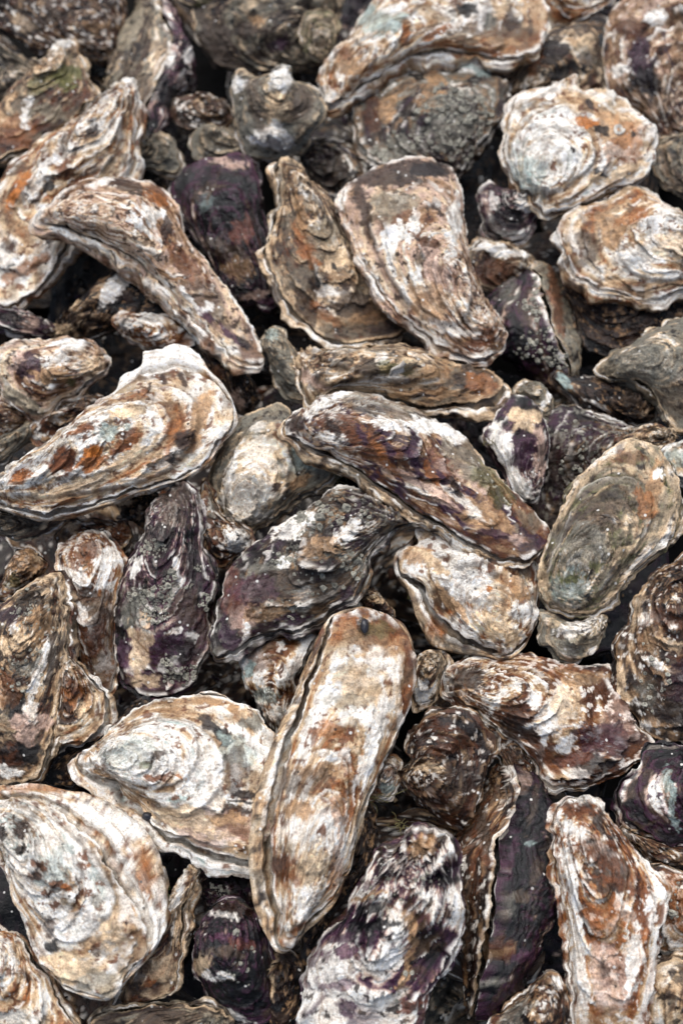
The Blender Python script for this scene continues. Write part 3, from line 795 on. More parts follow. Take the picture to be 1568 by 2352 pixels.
edge_oyster('triangular dark oyster standing on edge, white lips and grey barnacles along its side', 'F', [(722,95),(640,230),(665,400),(705,520),(735,650),(850,820),(895,920)], 2.9, 165, 50, 'black', 'greyl', 0.55, -22,
       marks=[(1220,700,60,14,70,'M',.6),(1165,660,30,40,0,'Y',.4)], marks2=[(1262,580,14,26,0,'C'),(1275,680,12,100,10,'R',.8),(1300,640,16,80,15,'C',.8)], barn=[(1205,800,30,34,34,7),(1245,790,40,40,40,7),(1228,690,14,60,34,6),(1290,830,30,20,20,7),(1195,700,14,16,8,7)], gap=.0006)
oyster('smooth mud-grey oyster with a blunt beak at the right margin', 'Z', [(1370,845),(1390,820),(1440,790),(1500,758),(1568,722),(1650,700),(1690,900),(1650,1000),(1565,990),(1532,960),(1500,910),(1460,872),(1410,866)], (1378,852), 3.1, 62, 'greyl', (10,110), lam=6, lamamp=.5, marks=[(1490,840,90,60,30,'Y',.7),(1400,850,26,18,0,'E'),(1560,900,40,60,0,'M',.5)], dull=0.85)
oyster('small dark crinkled oyster under the mud-grey beak', 'Z', [(1268,862),(1310,858),(1370,868),(1420,880),(1480,900),(1502,940),(1480,967),(1400,962),(1350,942),(1305,900)], (1480,955), 2.3, 32, 'dkbrown', (12,240), low=(6,-4,-8), marks=[(1295,880,16,26,30,'S',.8),(1370,930,30,6,-30,'W',.8),(1440,920,26,20,0,'M')])
oyster('thin curled shell edge to the right of the long green-streaked oyster', 'Z', [(1190,892),(1230,880),(1262,910),(1272,960),(1255,972),(1230,955),(1205,925)], (1200,895), 2.5, 14, 'greyl', (12,20), marks=[(1250,920,8,40,-25,'W')])
oyster('white oyster with a purple blotch squeezed in right of the striped one', 'Z', [(1112,995),(1130,962),(1168,918),(1210,920),(1246,960),(1260,1010),(1252,1080),(1228,1145),(1190,1135),(1150,1065),(1122,1025)], (1220,1140), 2.9, 38, 'purple', (10,20), marks=[(1150,1020,30,50,30,'W'),(1190,1110,26,60,30,'W'),(1210,960,36,26,0,'C'),(1200,1040,26,40,0,'P'),(1240,1040,12,60,0,'N')])
oyster('dark brown oyster dotted with barnacles in the shade behind the green-tinged one', 'Z', [(1245,985),(1290,930),(1360,950),(1450,980),(1495,1000),(1430,1040),(1385,1105),(1310,1185),(1235,1235),(1220,1155)], (1480,1000), 2.0, 42, 'barn', (10,230), barn=[(1310,1010,60,50,30,6),(1330,1080,60,40,26,6)], marks=[(1320,1070,60,60,0,'B',.6)])
# --- middle
oyster('knobbly blue-grey shell end at the left tip of the green-streaked oyster', 'E', [(240,735),(270,665),(330,645),(372,690),(440,780),(495,880),(525,980),(535,1060),(480,1105),(420,1080),(340,1000),(290,900)], (300,655), 3.0, 42, 'greyl', (12,200), lam=4, lamamp=.4, marks=[(625,770,16,14,0,'S',.7),(650,860,24,40,30,'Y',.8),(660,890,16,12,0,'K',.7)])
oyster('long oyster with a green streak and worm casts, lying across the centre', 'E', [(450,800),(560,790),(700,790),(850,780),(1000,765),(1150,750),(1280,790),(1400,845),(1540,870),(1640,890),(1720,950),(1750,1010),(1690,1080),(1600,1120),(1500,1125),(1400,1130),(1250,1140),(1150,1110),(1000,1065),(880,1035),(780,1030),(650,1060),(570,1095),(505,1070),(470,930)], (475,860), 3.2, 52, 'tan', (14,80), low=(5,14,-28), lam=7, gap=.003, lipdrop=0.35,
       marks=[(900,848,60,14,-8,'G',.6),(850,840,24,20,0,'M'),(905,860,26,9,30,'W'),(700,870,60,14,-30,'N',.8),(950,830,30,9,0,'C'),(1010,860,40,18,0,'T'),(1070,870,40,30,0,'M'),(1060,885,26,10,0,'K',.7),(640,800,30,16,-40,'K',.4),(980,905,80,12,0,'T'),(1110,890,50,24,-30,'O',.6),(960,910,30,5,0,'D')], bumps=[(900,850,90,16)], caps=[('E',[(540,820),(700,800),(900,790),(1100,790),(1250,830),(1330,890),(1330,960),(1200,985),(1000,985),(830,930),(680,870)],16,-.05)], dull=0.95)
oyster('big striped oyster in rust, purple and white lying on top at the centre', 'Z', [(655,978),(672,950),(705,938),(750,906),(800,896),(870,910),(940,935),(1000,958),(1062,990),(1112,1050),(1172,1120),(1222,1170),(1256,1195),(1262,1230),(1237,1270),(1190,1282),(1130,1270),(1060,1238),(980,1188),(900,1138),(840,1090),(780,1050),(720,1025),(670,1004)], (662,980), 4.3, 70, 'stripe', (14,60), low=(3,-10,-14), lam=9, pal2='tan', gap=.0016, depth=60,
       marks=[(880,935,150,24,-15,'Y',.6),(990,975,60,14,-25,'K',.6),(740,930,60,14,30,'W'),(770,960,30,20,0,'W',.8),(900,972,60,12,-10,'W',.9),(985,980,50,14,-20,'W'),(1030,990,40,22,-30,'W'),(800,985,60,24,-20,'R',.85),(760,1005,40,12,-10,'W',.85),(880,1040,50,26,-30,'R',.9),(900,1070,34,14,-50,'O',.8),(960,1060,60,22,-35,'P',.85),(1010,1080,50,30,-30,'X',.7),(1040,1120,50,12,-30,'P'),(1080,1060,60,40,-40,'E',.7),(1130,1110,60,26,-45,'G',.5),(1100,1180,90,30,-35,'T',.9),(1060,1150,60,14,-35,'W',.7),(1040,1170,26,12,0,'P'),(1140,1230,50,10,-15,'P',.85),(1190,1240,26,16,0,'N'),(960,1110,80,10,-35,'N',.8),(1210,1195,30,30,0,'E',.6),(675,975,20,24,0,'B'),(765,985,34,9,-62,'B'),(800,990,34,9,-62,'R'),(830,1005,34,9,-62,'P'),(862,1022,34,9,-62,'O'),(892,1035,34,9,-62,'P'),(922,1055,34,9,-62,'R'),(950,1070,34,9,-62,'P'),(985,1080,34,9,-62,'O'),(1015,1100,34,9,-62,'P'),(1048,1118,34,9,-62,'B')], bumps=[(880,1000,110,18)], dull=0.88)
oyster('pale oyster with a smooth cream oval cap, tucked under the striped one', 'Z', [(478,1120),(490,1060),(520,1010),(560,962),(600,940),(650,930),(695,985),(742,1040),(772,1080),(742,1112),(690,1142),(640,1180),(590,1212),(545,1218),(500,1182)], (548,1215), 3.1, 50, 'greyl', (6,200), low=(5,0,-8), lam=8,
       marks=[(590,1090,68,110,-22,'C'),(575,1140,50,60,-15,'W',.6),(605,1040,50,50,0,'W',.55),(640,990,14,20,20,'R',.8),(700,1050,40,40,0,'S',.55),(690,1110,30,12,30,'T'),(530,1090,14,70,-15,'W',.8),(630,1120,8,8,0,'B')], bumps=[(590,1090,100,22)], lamamp=1.2, caps=[('Z',[(545,1212),(515,1180),(520,1110),(540,1040),(575,985),(615,965),(650,975),(665,1020),(665,1080),(655,1130),(630,1175),(590,1205)],16,.2),('Z',[(547,1208),(528,1180),(535,1130),(560,1095),(600,1095),(615,1130),(600,1180),(575,1202)],8,.05)])
oyster('stubby brown shell end with a bright white tip below the pale capped oyster', 'Z', [(470,1110),(487,1150),(512,1190),(542,1200),(572,1232),(572,1257),(540,1282),(510,1302),(480,1284),(465,1220),(462,1150)], (560,1240), 3.0, 40, 'brown', (10,230), lam=7, marks=[(545,1238,28,22,-20,'W'),(490,1150,14,30,-15,'Y',.7)], bumps=[(545,1240,34,26)])
oyster('dark ribbed oyster with one white smear in the shade below the slender curved one', 'D', [(430,600),(480,500),(560,420),(650,330),(780,285),(900,330),(1000,450),(1080,540),(1000,600),(850,625),(700,655),(560,700),(440,722),(330,722),(325,640)], (340,700), 2.0, 50, 'dkbrown', (10,200), folds=(14,.0028), marks=[(262,665,18,40,-35,'W'),(175,710,9,30,10,'C'),(140,760,26,16,0,'C',.7),(200,730,40,20,0,'M',.5)])
oyster('dark purple shell with a white wavy rim at the left margin', 'D', [(-90,520),(0,510),(100,520),(240,570),(330,620),(340,680),(220,690),(100,672),(0,645),(-90,610)], (330,650), 1.9, 14, 'purple', (10,250), marks=[(30,735,36,14,-10,'D'),(70,745,18,20,0,'N'),(90,755,14,10,30,'P')], low=(6,0,-6))
oyster('small rust and white oyster above the chalky fan of the orange-marked one', 'D', [(720,620),(740,572),(860,560),(1000,570),(1100,600),(1200,680),(1225,760),(1100,782),(950,772),(850,742),(780,702)], (730,600), 2.3, 38, 'rust', (10,280), marks=[(340,737,36,12,0,'W'),(285,740,20,16,0,'W',.7),(365,770,14,10,40,'W')], dull=0.80)
oyster('mottled tan and purple oyster with a white upper end at the left margin', 'D', [(-90,800),(0,760),(120,722),(300,735),(420,700),(540,730),(640,790),(682,860),(640,930),(540,980),(480,1050),(380,1110),(280,1232),(200,1222),(100,1140),(40,1080),(0,1000),(-90,930)], (670,860), 2.8, 48, 'pink', (10,250), low=(5,-4,-10), lam=8, marks=[(165,790,44,20,0,'W'),(140,825,20,20,0,'W',.8),(65,840,30,34,30,'P',.85),(40,830,14,30,-30,'N'),(210,840,30,30,0,'C',.7),(120,860,40,20,0,'T'),(50,920,60,16,-30,'E'),(165,882,10,10,0,'G')], dull=0.80)
oyster('large orange-marked cream oyster with a chalky white fan on its upper rim, at the left', 'Z', [(-40,1138),(0,1108),(50,1062),(120,1012),(200,952),(255,912),(300,880),(360,855),(430,850),(478,870),(515,905),(537,952),(534,978),(502,1012),(478,1050),(430,1085),(370,1108),(300,1128),(230,1148),(150,1168),(90,1178),(30,1165),(0,1152)], (-35,1138), 4.2, 54, 'cream', (8,100), lam=8, lamamp=1.4, lipdrop=0.12,
       lowpts=[(-50,1140),(0,1105),(60,1048),(140,990),(210,938),(270,880),(276,858),(325,840),(332,800),(385,786),(440,794),(478,845),(522,892),(545,950),(540,978),(505,1015),(482,1055),(432,1092),(370,1116),(300,1136),(230,1158),(150,1180),(90,1190),(30,1178),(-10,1160)],
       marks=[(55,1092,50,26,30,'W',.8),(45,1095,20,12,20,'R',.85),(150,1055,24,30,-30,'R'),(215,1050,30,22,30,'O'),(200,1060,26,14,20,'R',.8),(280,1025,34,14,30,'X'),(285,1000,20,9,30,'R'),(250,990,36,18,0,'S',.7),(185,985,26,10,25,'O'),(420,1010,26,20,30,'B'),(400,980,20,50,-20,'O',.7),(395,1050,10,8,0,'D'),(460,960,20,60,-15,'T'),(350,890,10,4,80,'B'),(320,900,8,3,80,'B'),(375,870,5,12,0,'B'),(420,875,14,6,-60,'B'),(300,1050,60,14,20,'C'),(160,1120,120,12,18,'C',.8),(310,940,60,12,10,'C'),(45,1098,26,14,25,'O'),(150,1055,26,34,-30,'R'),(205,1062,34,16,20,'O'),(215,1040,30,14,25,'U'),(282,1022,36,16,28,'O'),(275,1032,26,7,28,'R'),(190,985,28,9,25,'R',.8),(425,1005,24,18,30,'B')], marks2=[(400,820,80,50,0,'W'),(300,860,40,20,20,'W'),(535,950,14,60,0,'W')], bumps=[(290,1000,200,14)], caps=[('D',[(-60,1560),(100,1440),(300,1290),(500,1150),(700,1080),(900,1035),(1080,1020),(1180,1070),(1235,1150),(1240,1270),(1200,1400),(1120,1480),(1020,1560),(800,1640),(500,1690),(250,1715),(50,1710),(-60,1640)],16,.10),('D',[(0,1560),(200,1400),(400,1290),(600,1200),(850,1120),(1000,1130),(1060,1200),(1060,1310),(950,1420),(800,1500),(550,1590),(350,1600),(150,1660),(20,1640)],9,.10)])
oyster('grey shell with a thin white lip showing beneath the orange-marked oyster', 'G', [(-100,380),(0,390),(150,410),(300,400),(425,378),(385,450),(285,522),(180,562),(80,556),(0,532),(-100,490)], (-90,430), 2.9, 20, 'grey', (10,270), marks=[(40,1200,50,14,0,'K',.5)])
oyster('dark mottled oyster at the left margin below the tan and purple one', 'D', [(-80,1060),(20,1080),(100,1150),(185,1222),(120,1282),(0,1342),(-80,1310)], (170,1225), 2.0, 30, 'brown', (10,250))
oyster('pale grey shell side at the left margin behind the orange-marked oyster', 'D', [(-60,1400),(100,1300),(220,1200),(305,1232),(200,1352),(50,1455),(-60,1490)], (-50,1450), 1.9, 26, 'greyl', (8,250))
oyster('dark brown oyster in deep shade right of the chalky fan', 'D', [(1225,745),(1330,780),(1480,850),(1568,950),(1610,1100),(1545,1185),(1450,1110),(1380,985),(1300,885)], (1540,1170), 1.8, 36, 'dkbrown', (8,30), marks=[(475,795,20,14,-30,'C'),(500,860,20,16,0,'R',.6),(545,920,16,22,20,'N',.6)])
oyster('rough brown oyster in the gap behind the white-capped one', 'G', [(345,565),(400,450),(520,430),(700,450),(790,448),(832,520),(800,605),(720,640),(600,600),(450,620),(385,640)], (800,480), 2.2, 36, 'brown', (10,230), marks=[(280,1215,22,30,0,'R',.7),(160,1205,16,14,0,'C',.7)])
oyster('upright brown oyster with a bright white cap patch, between two dark ones', 'G', [(358,672),(400,590),(460,530),(540,508),(640,520),(720,600),(772,690),(762,790),(742,900),(722,1000),(700,1110),(705,1250),(722,1400),(680,1500),(600,1520),(530,1400),(500,1250),(490,1100),(470,950),(420,850),(378,770)], (560,515), 2.7, 58, 'rust', (10,160), lam=7,
       marks=[(250,1290,34,40,-30,'W'),(215,1260,14,14,0,'W',.7),(165,1330,30,34,40,'W',.85),(195,1270,24,44,-20,'R',.8),(240,1340,26,14,0,'W'),(225,1390,44,40,0,'M',.8),(195,1410,12,18,0,'W',.8),(240,1500,46,90,0,'B',.75)], dull=0.90)
oyster('dark ribbed shell sliver in the gap under the orange-marked oyster', 'G', [(735,330),(780,280),(860,260),(960,270),(1000,330),(940,420),(900,470),(800,420)], (960,290), 1.9, 24, 'dkbrown', (8,250), folds=(16,.002), marks=[(275,1160,8,26,-40,'C')])
oyster('purple-black oyster with pinkish white left edge and clusters of grey barnacles', 'G', [(940,400),(960,330),(1050,260),(1120,200),(1200,230),(1250,330),(1258,500),(1275,620),(1355,760),(1345,900),(1310,1000),(1325,1150),(1305,1280),(1245,1380),(1185,1480),(1100,1522),(1000,1545),(900,1530),(820,1482),(760,1422),(710,1332),(680,1200),(690,1100),(720,950),(750,830),(800,700),(850,630),(900,540),(920,460)], (1120,210), 3.0, 62, 'purple', (10,200), low=(5,-8,-4), lam=8,
       marks=[(400,1150,40,60,0,'M',.8),(365,1240,34,40,0,'D',.85),(310,1300,12,30,-20,'W',.85),(305,1400,26,60,0,'Y',.7),(320,1480,30,60,0,'C',.75),(268,1400,12,50,0,'D'),(285,1500,12,30,0,'P'),(345,1560,50,26,0,'C',.8),(385,1470,40,30,30,'P',.9),(430,1500,46,40,0,'D',.85),(410,1320,10,34,10,'W'),(400,1450,20,8,20,'W'),(420,1390,40,50,0,'M',.6),(445,1290,30,50,0,'D',.7),(460,1420,20,50,0,'B',.7)],
       barn=[(355,1260,32,22,40,6.5),(350,1370,56,28,80,6.5),(350,1415,40,20,50,6.5),(430,1545,40,18,34,7),(405,1560,28,18,22,7),(455,1305,14,14,6,7),(470,1380,16,26,12,7),(395,1335,20,24,18,6),(435,1345,12,14,6,7),(390,1520,22,26,12,6)])
oyster('long oyster speckled with tiny barnacles, white and black marks, at the left margin', 'G', [(20,960),(100,900),(200,830),(260,790),(340,758),(385,830),(387,950),(412,1010),(407,1200),(397,1380),(377,1520),(342,1700),(312,1880),(242,2042),(150,2085),(0,2095),(-120,2000),(-150,1600),(-120,1200),(-60,1040)], (350,765), 3.2, 56, 'tan', (12,190), low=(4,12,0), lam=8,
       marks=[(115,1318,16,16,0,'C'),(60,1390,60,24,30,'D',.75),(25,1410,30,20,0,'P',.7),(90,1440,30,40,0,'T'),(30,1480,44,14,15,'C'),(90,1545,12,80,-15,'W',.85),(120,1520,12,60,-12,'M'),(60,1530,30,20,0,'Y',.7),(45,1640,22,70,20,'K',.9),(70,1730,34,26,-40,'K',.95),(75,1640,20,30,0,'W',.6),(105,1660,24,24,0,'N',.9),(60,1680,26,40,30,'N',.8),(20,1770,30,14,0,'W'),(20,1580,26,40,0,'O',.45)], barn=[(80,1420,60,80,60,3.6),(60,1540,60,80,60,3.6),(60,1400,40,20,20,4)], dull=0.72)
oyster('brown oyster with a pale rounded end behind the speckled one at the left', 'G', [(-50,950),(20,800),(60,690),(140,620),(220,632),(285,722),(245,805),(150,865),(60,930)], (210,640), 2.6, 40, 'brown', (10,250), marks=[(70,1290,40,30,30,'T',.7),(30,1340,20,14,0,'G',.5),(90,1275,16,14,0,'C')])
oyster('open cream shell with orange and black marks and a thick white rim at the left', 'J', [(290,505),(330,300),(380,100),(395,-120),(480,-80),(540,0),(600,70),(652,130),(672,200),(642,290),(590,360),(500,422),(400,442),(335,485)], (400,-110), 2.7, 26, 'cream', (10,300), low=(4,16,-10), gap=.0025,
       marks=[(165,1600,26,30,0,'O'),(170,1590,9,9,0,'D'),(185,1605,9,8,0,'K'),(150,1620,14,12,0,'D'),(165,1650,30,12,20,'B'),(190,1630,16,20,0,'C'),(215,1650,10,50,15,'T'),(160,1570,12,30,20,'R',.7)], marks2=[(190,1700,50,12,30,'W'),(235,1640,12,50,0,'W')], dull=0.85)
oyster('smooth dark brown shell in the hollow above the two big cream oysters', 'J', [(295,645),(420,500),(650,400),(760,260),(860,150),(920,190),(720,380),(600,500),(560,640),(420,700)], (860,160), 1.9, 34, 'dkbrown', (8,250), marks=[(300,1590,16,14,0,'C',.5)])
oyster('barnacled brown-violet oyster with a white chalk patch and a pointed left end, at the centre', 'H', [(-75,1290),(-30,1305),(60,1262),(110,1212),(250,1142),(420,1132),(560,1082),(640,1022),(740,962),(800,952),(822,880),(872,800),(892,700),(922,612),(1000,522),(1080,482),(1152,452),(1162,412),(1080,360),(1000,300),(900,250),(780,225),(650,240),(580,300),(520,350),(440,400),(360,450),(260,540),(150,612),(70,682),(20,762),(-10,850),(-40,960),(-62,1100),(-82,1240)], (1155,430), 3.7, 66, 'barn', (8,120), low=(4,6,-10), lam=9, lamamp=1.1,
       marks=[(800,1220,40,18,30,'W'),(670,1210,50,20,35,'W',.85),(745,1150,60,26,-10,'B',.7),(540,1380,26,60,10,'X',.7),(530,1470,20,40,20,'P',.9),(560,1430,30,40,0,'N',.6),(660,1330,70,40,20,'M',.8),(620,1300,50,14,20,'Y',.8),(590,1360,60,30,0,'V',.55),(700,1370,26,40,20,'W',.35),(760,1350,60,30,30,'M',.7),(790,1370,26,14,40,'P',.8),(610,1410,60,20,0,'T',.6),(760,1400,40,9,35,'W'),(560,1455,8,24,0,'W'),(655,1290,16,14,0,'W',.8),(730,1260,50,20,20,'T',.8)],
       barn=[(735,1185,60,30,30,8.5),(700,1205,40,26,14,9),(860,1180,40,40,12,7),(810,1290,40,26,14,7),(820,1310,24,40,14,7),(740,1330,70,40,16,5.5),(640,1275,50,26,12,7),(660,1400,80,40,14,5),(780,1150,90,30,18,7)], dull=0.78)
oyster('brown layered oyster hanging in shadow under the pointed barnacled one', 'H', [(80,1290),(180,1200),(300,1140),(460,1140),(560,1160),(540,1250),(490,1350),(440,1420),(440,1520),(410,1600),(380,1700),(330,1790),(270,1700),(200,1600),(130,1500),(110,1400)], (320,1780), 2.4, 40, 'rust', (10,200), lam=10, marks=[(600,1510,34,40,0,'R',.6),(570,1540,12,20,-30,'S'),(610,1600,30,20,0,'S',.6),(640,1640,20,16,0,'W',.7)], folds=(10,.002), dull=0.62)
oyster('small brown knob-like shell above the long pale oyster at the centre', 'H', [(858,925),(930,885),(985,930),(1055,1000),(1055,1045),(960,1030),(870,1010)], (920,890), 2.8, 26, 'brown', (8,110), marks=[(865,1375,16,10,0,'C')])
oyster('cream oyster with a ruffled, gaping left edge below the striped one', 'Z', [(917,1275),(930,1256),(958,1252),(950,1222),(975,1208),(1005,1215),(1030,1250),(1075,1262),(1130,1268),(1190,1284),(1222,1280),(1232,1350),(1232,1420),(1202,1472),(1160,1502),(1110,1482),(1065,1460),(1022,1422),(988,1380),(968,1342),(932,1322),(917,1298)], (1168,1495), 3.3, 54, 'cream', (8,70), lam=9, lamamp=.9, gap=.006, pal2='tan', lipdrop=0.25,
       lowpts=[(905,1272),(945,1238),(990,1212),(1100,1266),(1222,1288),(1238,1400),(1205,1482),(1165,1515),(1100,1506),(1040,1494),(990,1472),(952,1404),(936,1352),(908,1314)],
       marks=[(960,1275,34,20,-20,'T'),(1080,1340,50,80,20,'W',.55),(1150,1370,30,60,0,'C',.6),(1125,1350,8,8,0,'U'),(1190,1340,20,40,0,'T'),(1040,1390,50,12,-50,'T'),(1000,1300,50,12,-40,'C'),(1145,1440,60,26,-30,'C'),(1090,1300,50,12,0,'M',.5),(1205,1310,16,30,0,'Y',.6)], marks2=[(930,1290,24,34,0,'W'),(985,1375,60,10,-50,'W'),(1010,1410,30,14,-20,'W'),(1050,1480,60,20,-20,'K',.6),(1000,1440,26,20,0,'O',.7)], folds=(7,.003))
oyster('small speckled shell squeezed between the long pale oyster and the rust one', 'H', [(1185,1360),(1240,1285),(1330,1270),(1385,1335),(1352,1430),(1352,1505),(1300,1585),(1250,1625),(1180,1640),(1155,1500)], (1330,1275), 2.6, 32, 'tan', (8,200), marks=[(970,1590,14,34,0,'W')], dull=0.80)
oyster('green-tinged grey oyster with a tan rim lying on top at the right', 'Z', [(1450,1010),(1500,1022),(1532,1060),(1556,1112),(1558,1180),(1540,1242),(1482,1292),(1432,1342),(1390,1392),(1345,1406),(1290,1402),(1252,1382),(1236,1332),(1240,1290),(1262,1230),(1290,1170),(1312,1120),(1352,1070),(1400,1030)], (1285,1402), 3.9, 56, 'olive', (8,150), low=(6,8,-8), lam=9, lamamp=1.2,
       marks=[(1380,1190,80,50,40,'M',.75),(1340,1260,60,60,40,'Y',.7),(1300,1350,50,40,30,'S',.55),(1310,1330,20,12,30,'G'),(1370,1300,14,12,0,'G',.8),(1420,1130,40,20,0,'K',.45),(1500,1120,16,70,-10,'T'),(1480,1160,20,50,10,'O',.7),(1510,1085,14,12,0,'W'),(1440,1050,40,16,0,'R',.6),(1345,1370,10,9,0,'K'),(1450,1260,70,10,35,'C',.6),(1250,1330,10,50,15,'C',.8)], bumps=[(1350,1250,120,14)], caps=[('Z',[(1270,1380),(1255,1330),(1265,1280),(1300,1200),(1330,1130),(1400,1095),(1470,1110),(1495,1150),(1490,1210),(1450,1270),(1400,1330),(1360,1380),(1310,1400)],16,-.05)], dull=0.95)
oyster('stubby ribbed beak end below the green-tinged oyster', 'I', [(670,1010),(760,1050),(850,1080),(990,1045),(1080,1040),(1095,1090),(1070,1170),(1010,1260),(930,1320),(850,1330),(780,1300),(740,1230),(672,1212),(680,1150),(665,1090)], (1080,1060), 3.1, 44, 'greyl', (8,250), folds=(18,.0014), marks=[(1320,1440,50,18,20,'W',.7),(1310,1490,26,20,0,'Y'),(1350,1470,30,16,0,'E')])
oyster('bluish white shell fragment at the right margin beside the green-tinged oyster', 'Z', [(1510,1042),(1560,1012),(1640,1000),(1640,1115),(1568,1112),(1530,1085)], (1630,1010), 3.0, 26, 'white', (8,250), marks=[(1560,1060,40,30,0,'S',.7)])
oyster('knobbly brown oyster with white crusts at the right margin', 'Z', [(1445,1432),(1456,1372),(1478,1348),(1508,1312),(1548,1292),(1600,1282),(1645,1350),(1665,1600),(1645,1722),(1570,1706),(1508,1700),(1476,1682),(1463,1650),(1427,1612),(1416,1565),(1416,1480)], (1550,1292), 3.3, 62, 'brown', (10,190), low=(5,-8,-4), lam=8, lamamp=1.4,
       marks=[(1460,1400,16,50,-10,'C',.7),(1425,1560,16,40,0,'C',.8),(1500,1520,26,10,-30,'W'),(1490,1420,30,16,0,'W',.6),(1540,1480,34,14,-30,'C',.8),(1480,1590,30,40,0,'Y',.6),(1540,1640,50,34,0,'D',.85),(1460,1615,14,16,0,'W'),(1480,1665,14,10,0,'W'),(1530,1420,40,30,0,'R',.7),(1500,1470,40,26,0,'T',.6),(1560,1560,30,50,0,'P',.6)], barn=[(1490,1560,50,90,24,4.5)], dull=0.72)
oyster('rust-brown oyster with a white crest and violet end, right of the long pale one', 'Z', [(1015,1572),(1032,1532),(1080,1512),(1170,1500),(1240,1510),(1330,1528),(1412,1530),(1424,1590),(1444,1650),(1502,1700),(1484,1732),(1432,1762),(1370,1790),(1290,1802),(1248,1792),(1220,1742),(1160,1692),(1120,1652),(1062,1614),(1030,1594)], (1020,1568), 2.8, 64, 'rust', (10,100), low=(5,-4,-8), lam=8, lamamp=1.3,
       marks=[(1070,1560,40,24,0,'M',.85),(1180,1640,44,30,-30,'R'),(1190,1680,50,22,-30,'B'),(1140,1610,10,30,-30,'W'),(1230,1600,16,22,0,'W'),(1270,1640,34,60,-15,'W',.7),(1300,1620,40,40,0,'C',.7),(1250,1690,10,60,-10,'W'),(1300,1715,22,14,40,'W'),(1240,1740,30,26,0,'R',.8),(1420,1650,50,40,-20,'N',.5),(1400,1700,70,40,-15,'P',.75),(1370,1760,80,20,-10,'D',.8),(1450,1690,30,20,0,'X',.6),(1350,1560,50,16,0,'T'),(1320,1745,40,14,10,'X',.7),(1300,1545,50,14,0,'O',.6)], bumps=[(1280,1660,90,34),(1180,1640,60,20)], dull=0.68)
# --- front
oyster('big rounded oyster with a white oval cap and a dark blotched right edge, front left', 'J', [(495,560),(520,500),(580,445),(650,395),(720,315),(820,235),(920,197),(1050,152),(1230,120),(1380,130),(1500,170),(1600,235),(1680,310),(1740,420),(1760,600),(1750,850),(1700,1050),(1620,1150),(1540,1162),(1450,1150),(1350,1112),(1200,1062),(1060,1010),(950,930),(880,850),(800,760),(750,690),(690,655),(630,635),(550,618)], (490,575), 3.6, 46, 'white', (8,110), low=(5,-26,-26), lam=8, lamamp=1.2, gap=.003, lipdrop=0.35,
       marks=[(340,1735,100,60,-12,'W',.75),(300,1730,50,40,0,'S',.35),(470,1800,50,70,10,'W',.6),(370,1735,26,9,20,'B',.8),(345,1785,12,10,0,'R'),(375,1785,22,10,0,'R',.9),(410,1785,12,5,0,'O'),(330,1755,16,9,0,'G',.6),(480,1660,30,12,-30,'D'),(510,1690,22,14,-40,'K'),(540,1720,40,26,-40,'S',.5),(540,1770,22,60,0,'B',.6),(560,1820,26,10,0,'D'),(555,1840,26,5,0,'K'),(540,1860,40,10,-10,'B'),(500,1900,90,40,0,'N',.6),(430,1880,80,26,-20,'C',.8),(540,1890,22,34,30,'R',.6),(580,1660,30,16,0,'Y'),(205,1755,22,16,30,'W'),(520,1880,40,16,0,'T')], bumps=[(350,1740,130,14),(440,1790,190,10)], barn=[(522,1846,9,12,2,9)], caps=[('J',[(640,500),(660,450),(780,390),(950,320),(1120,300),(1220,370),(1250,480),(1230,580),(1150,660),(1020,710),(880,700),(760,650),(680,580)],10,.1),('J',[(640,510),(700,410),(850,330),(1030,280),(1180,300),(1300,370),(1400,500),(1400,640),(1330,780),(1250,860),(1150,880),(1030,820),(900,740),(760,680),(660,590)],14,.2)])
oyster('big oval oyster with a white centre, brown flecks and layered tan side, front left corner', 'M', [(-50,170),(0,130),(80,110),(180,122),(280,180),(380,262),(450,342),(512,440),(562,530),(622,620),(662,720),(652,800),(602,862),(552,912),(522,990),(440,1003),(360,972),(270,942),(210,872),(160,822),(140,742),(120,650),(70,580),(50,480),(30,400),(0,340),(-60,250)], (-40,160), 3.9, 48, 'white', (10,150), lam=9, lamamp=1.2, pal2='cream', depth=110, gap=.0015,
       lowpts=[(-50,70),(60,50),(150,45),(280,68),(420,100),(540,170),(640,280),(700,430),(722,600),(720,700),(655,820),(560,920),(500,1006),(400,1008),(250,935),(150,805),(40,500),(-70,300)],
       marks=[(110,1960,60,110,-35,'W',.6),(130,1980,34,60,-30,'S',.5),(50,1905,16,20,0,'B'),(8,1915,12,18,0,'D'),(48,1950,14,12,0,'D'),(95,1985,16,14,0,'R'),(135,2030,26,10,-20,'R'),(150,2040,14,10,0,'O'),(195,1965,8,14,0,'R'),(205,1990,8,10,0,'O'),(80,2010,14,9,0,'R',.8),(140,2055,30,8,0,'W'),(225,2075,16,20,0,'Y',.7),(170,2130,90,34,20,'W',.6),(120,2170,14,14,0,'K'),(110,2130,12,20,0,'B',.7),(215,2180,12,12,0,'B',.7),(230,2250,44,30,0,'E',.8),(160,2220,50,30,0,'C'),(260,2150,30,50,10,'C')], marks2=[(305,1900,30,36,-30,'W'),(330,2000,16,70,10,'O',.7),(350,2120,16,50,10,'W'),(100,1810,80,10,0,'O',.6)], bumps=[(130,1970,120,10)], caps=[('M',[(0,150),(90,150),(200,220),(300,320),(360,400),(370,460),(310,520),(230,500),(150,440),(80,380),(20,300),(-20,220)],9,.06),('M',[(-20,150),(100,130),(220,190),(350,300),(450,400),(510,520),(510,600),(440,680),(370,750),(270,750),(200,650),(120,520),(40,400),(-30,250)],13,.16)])
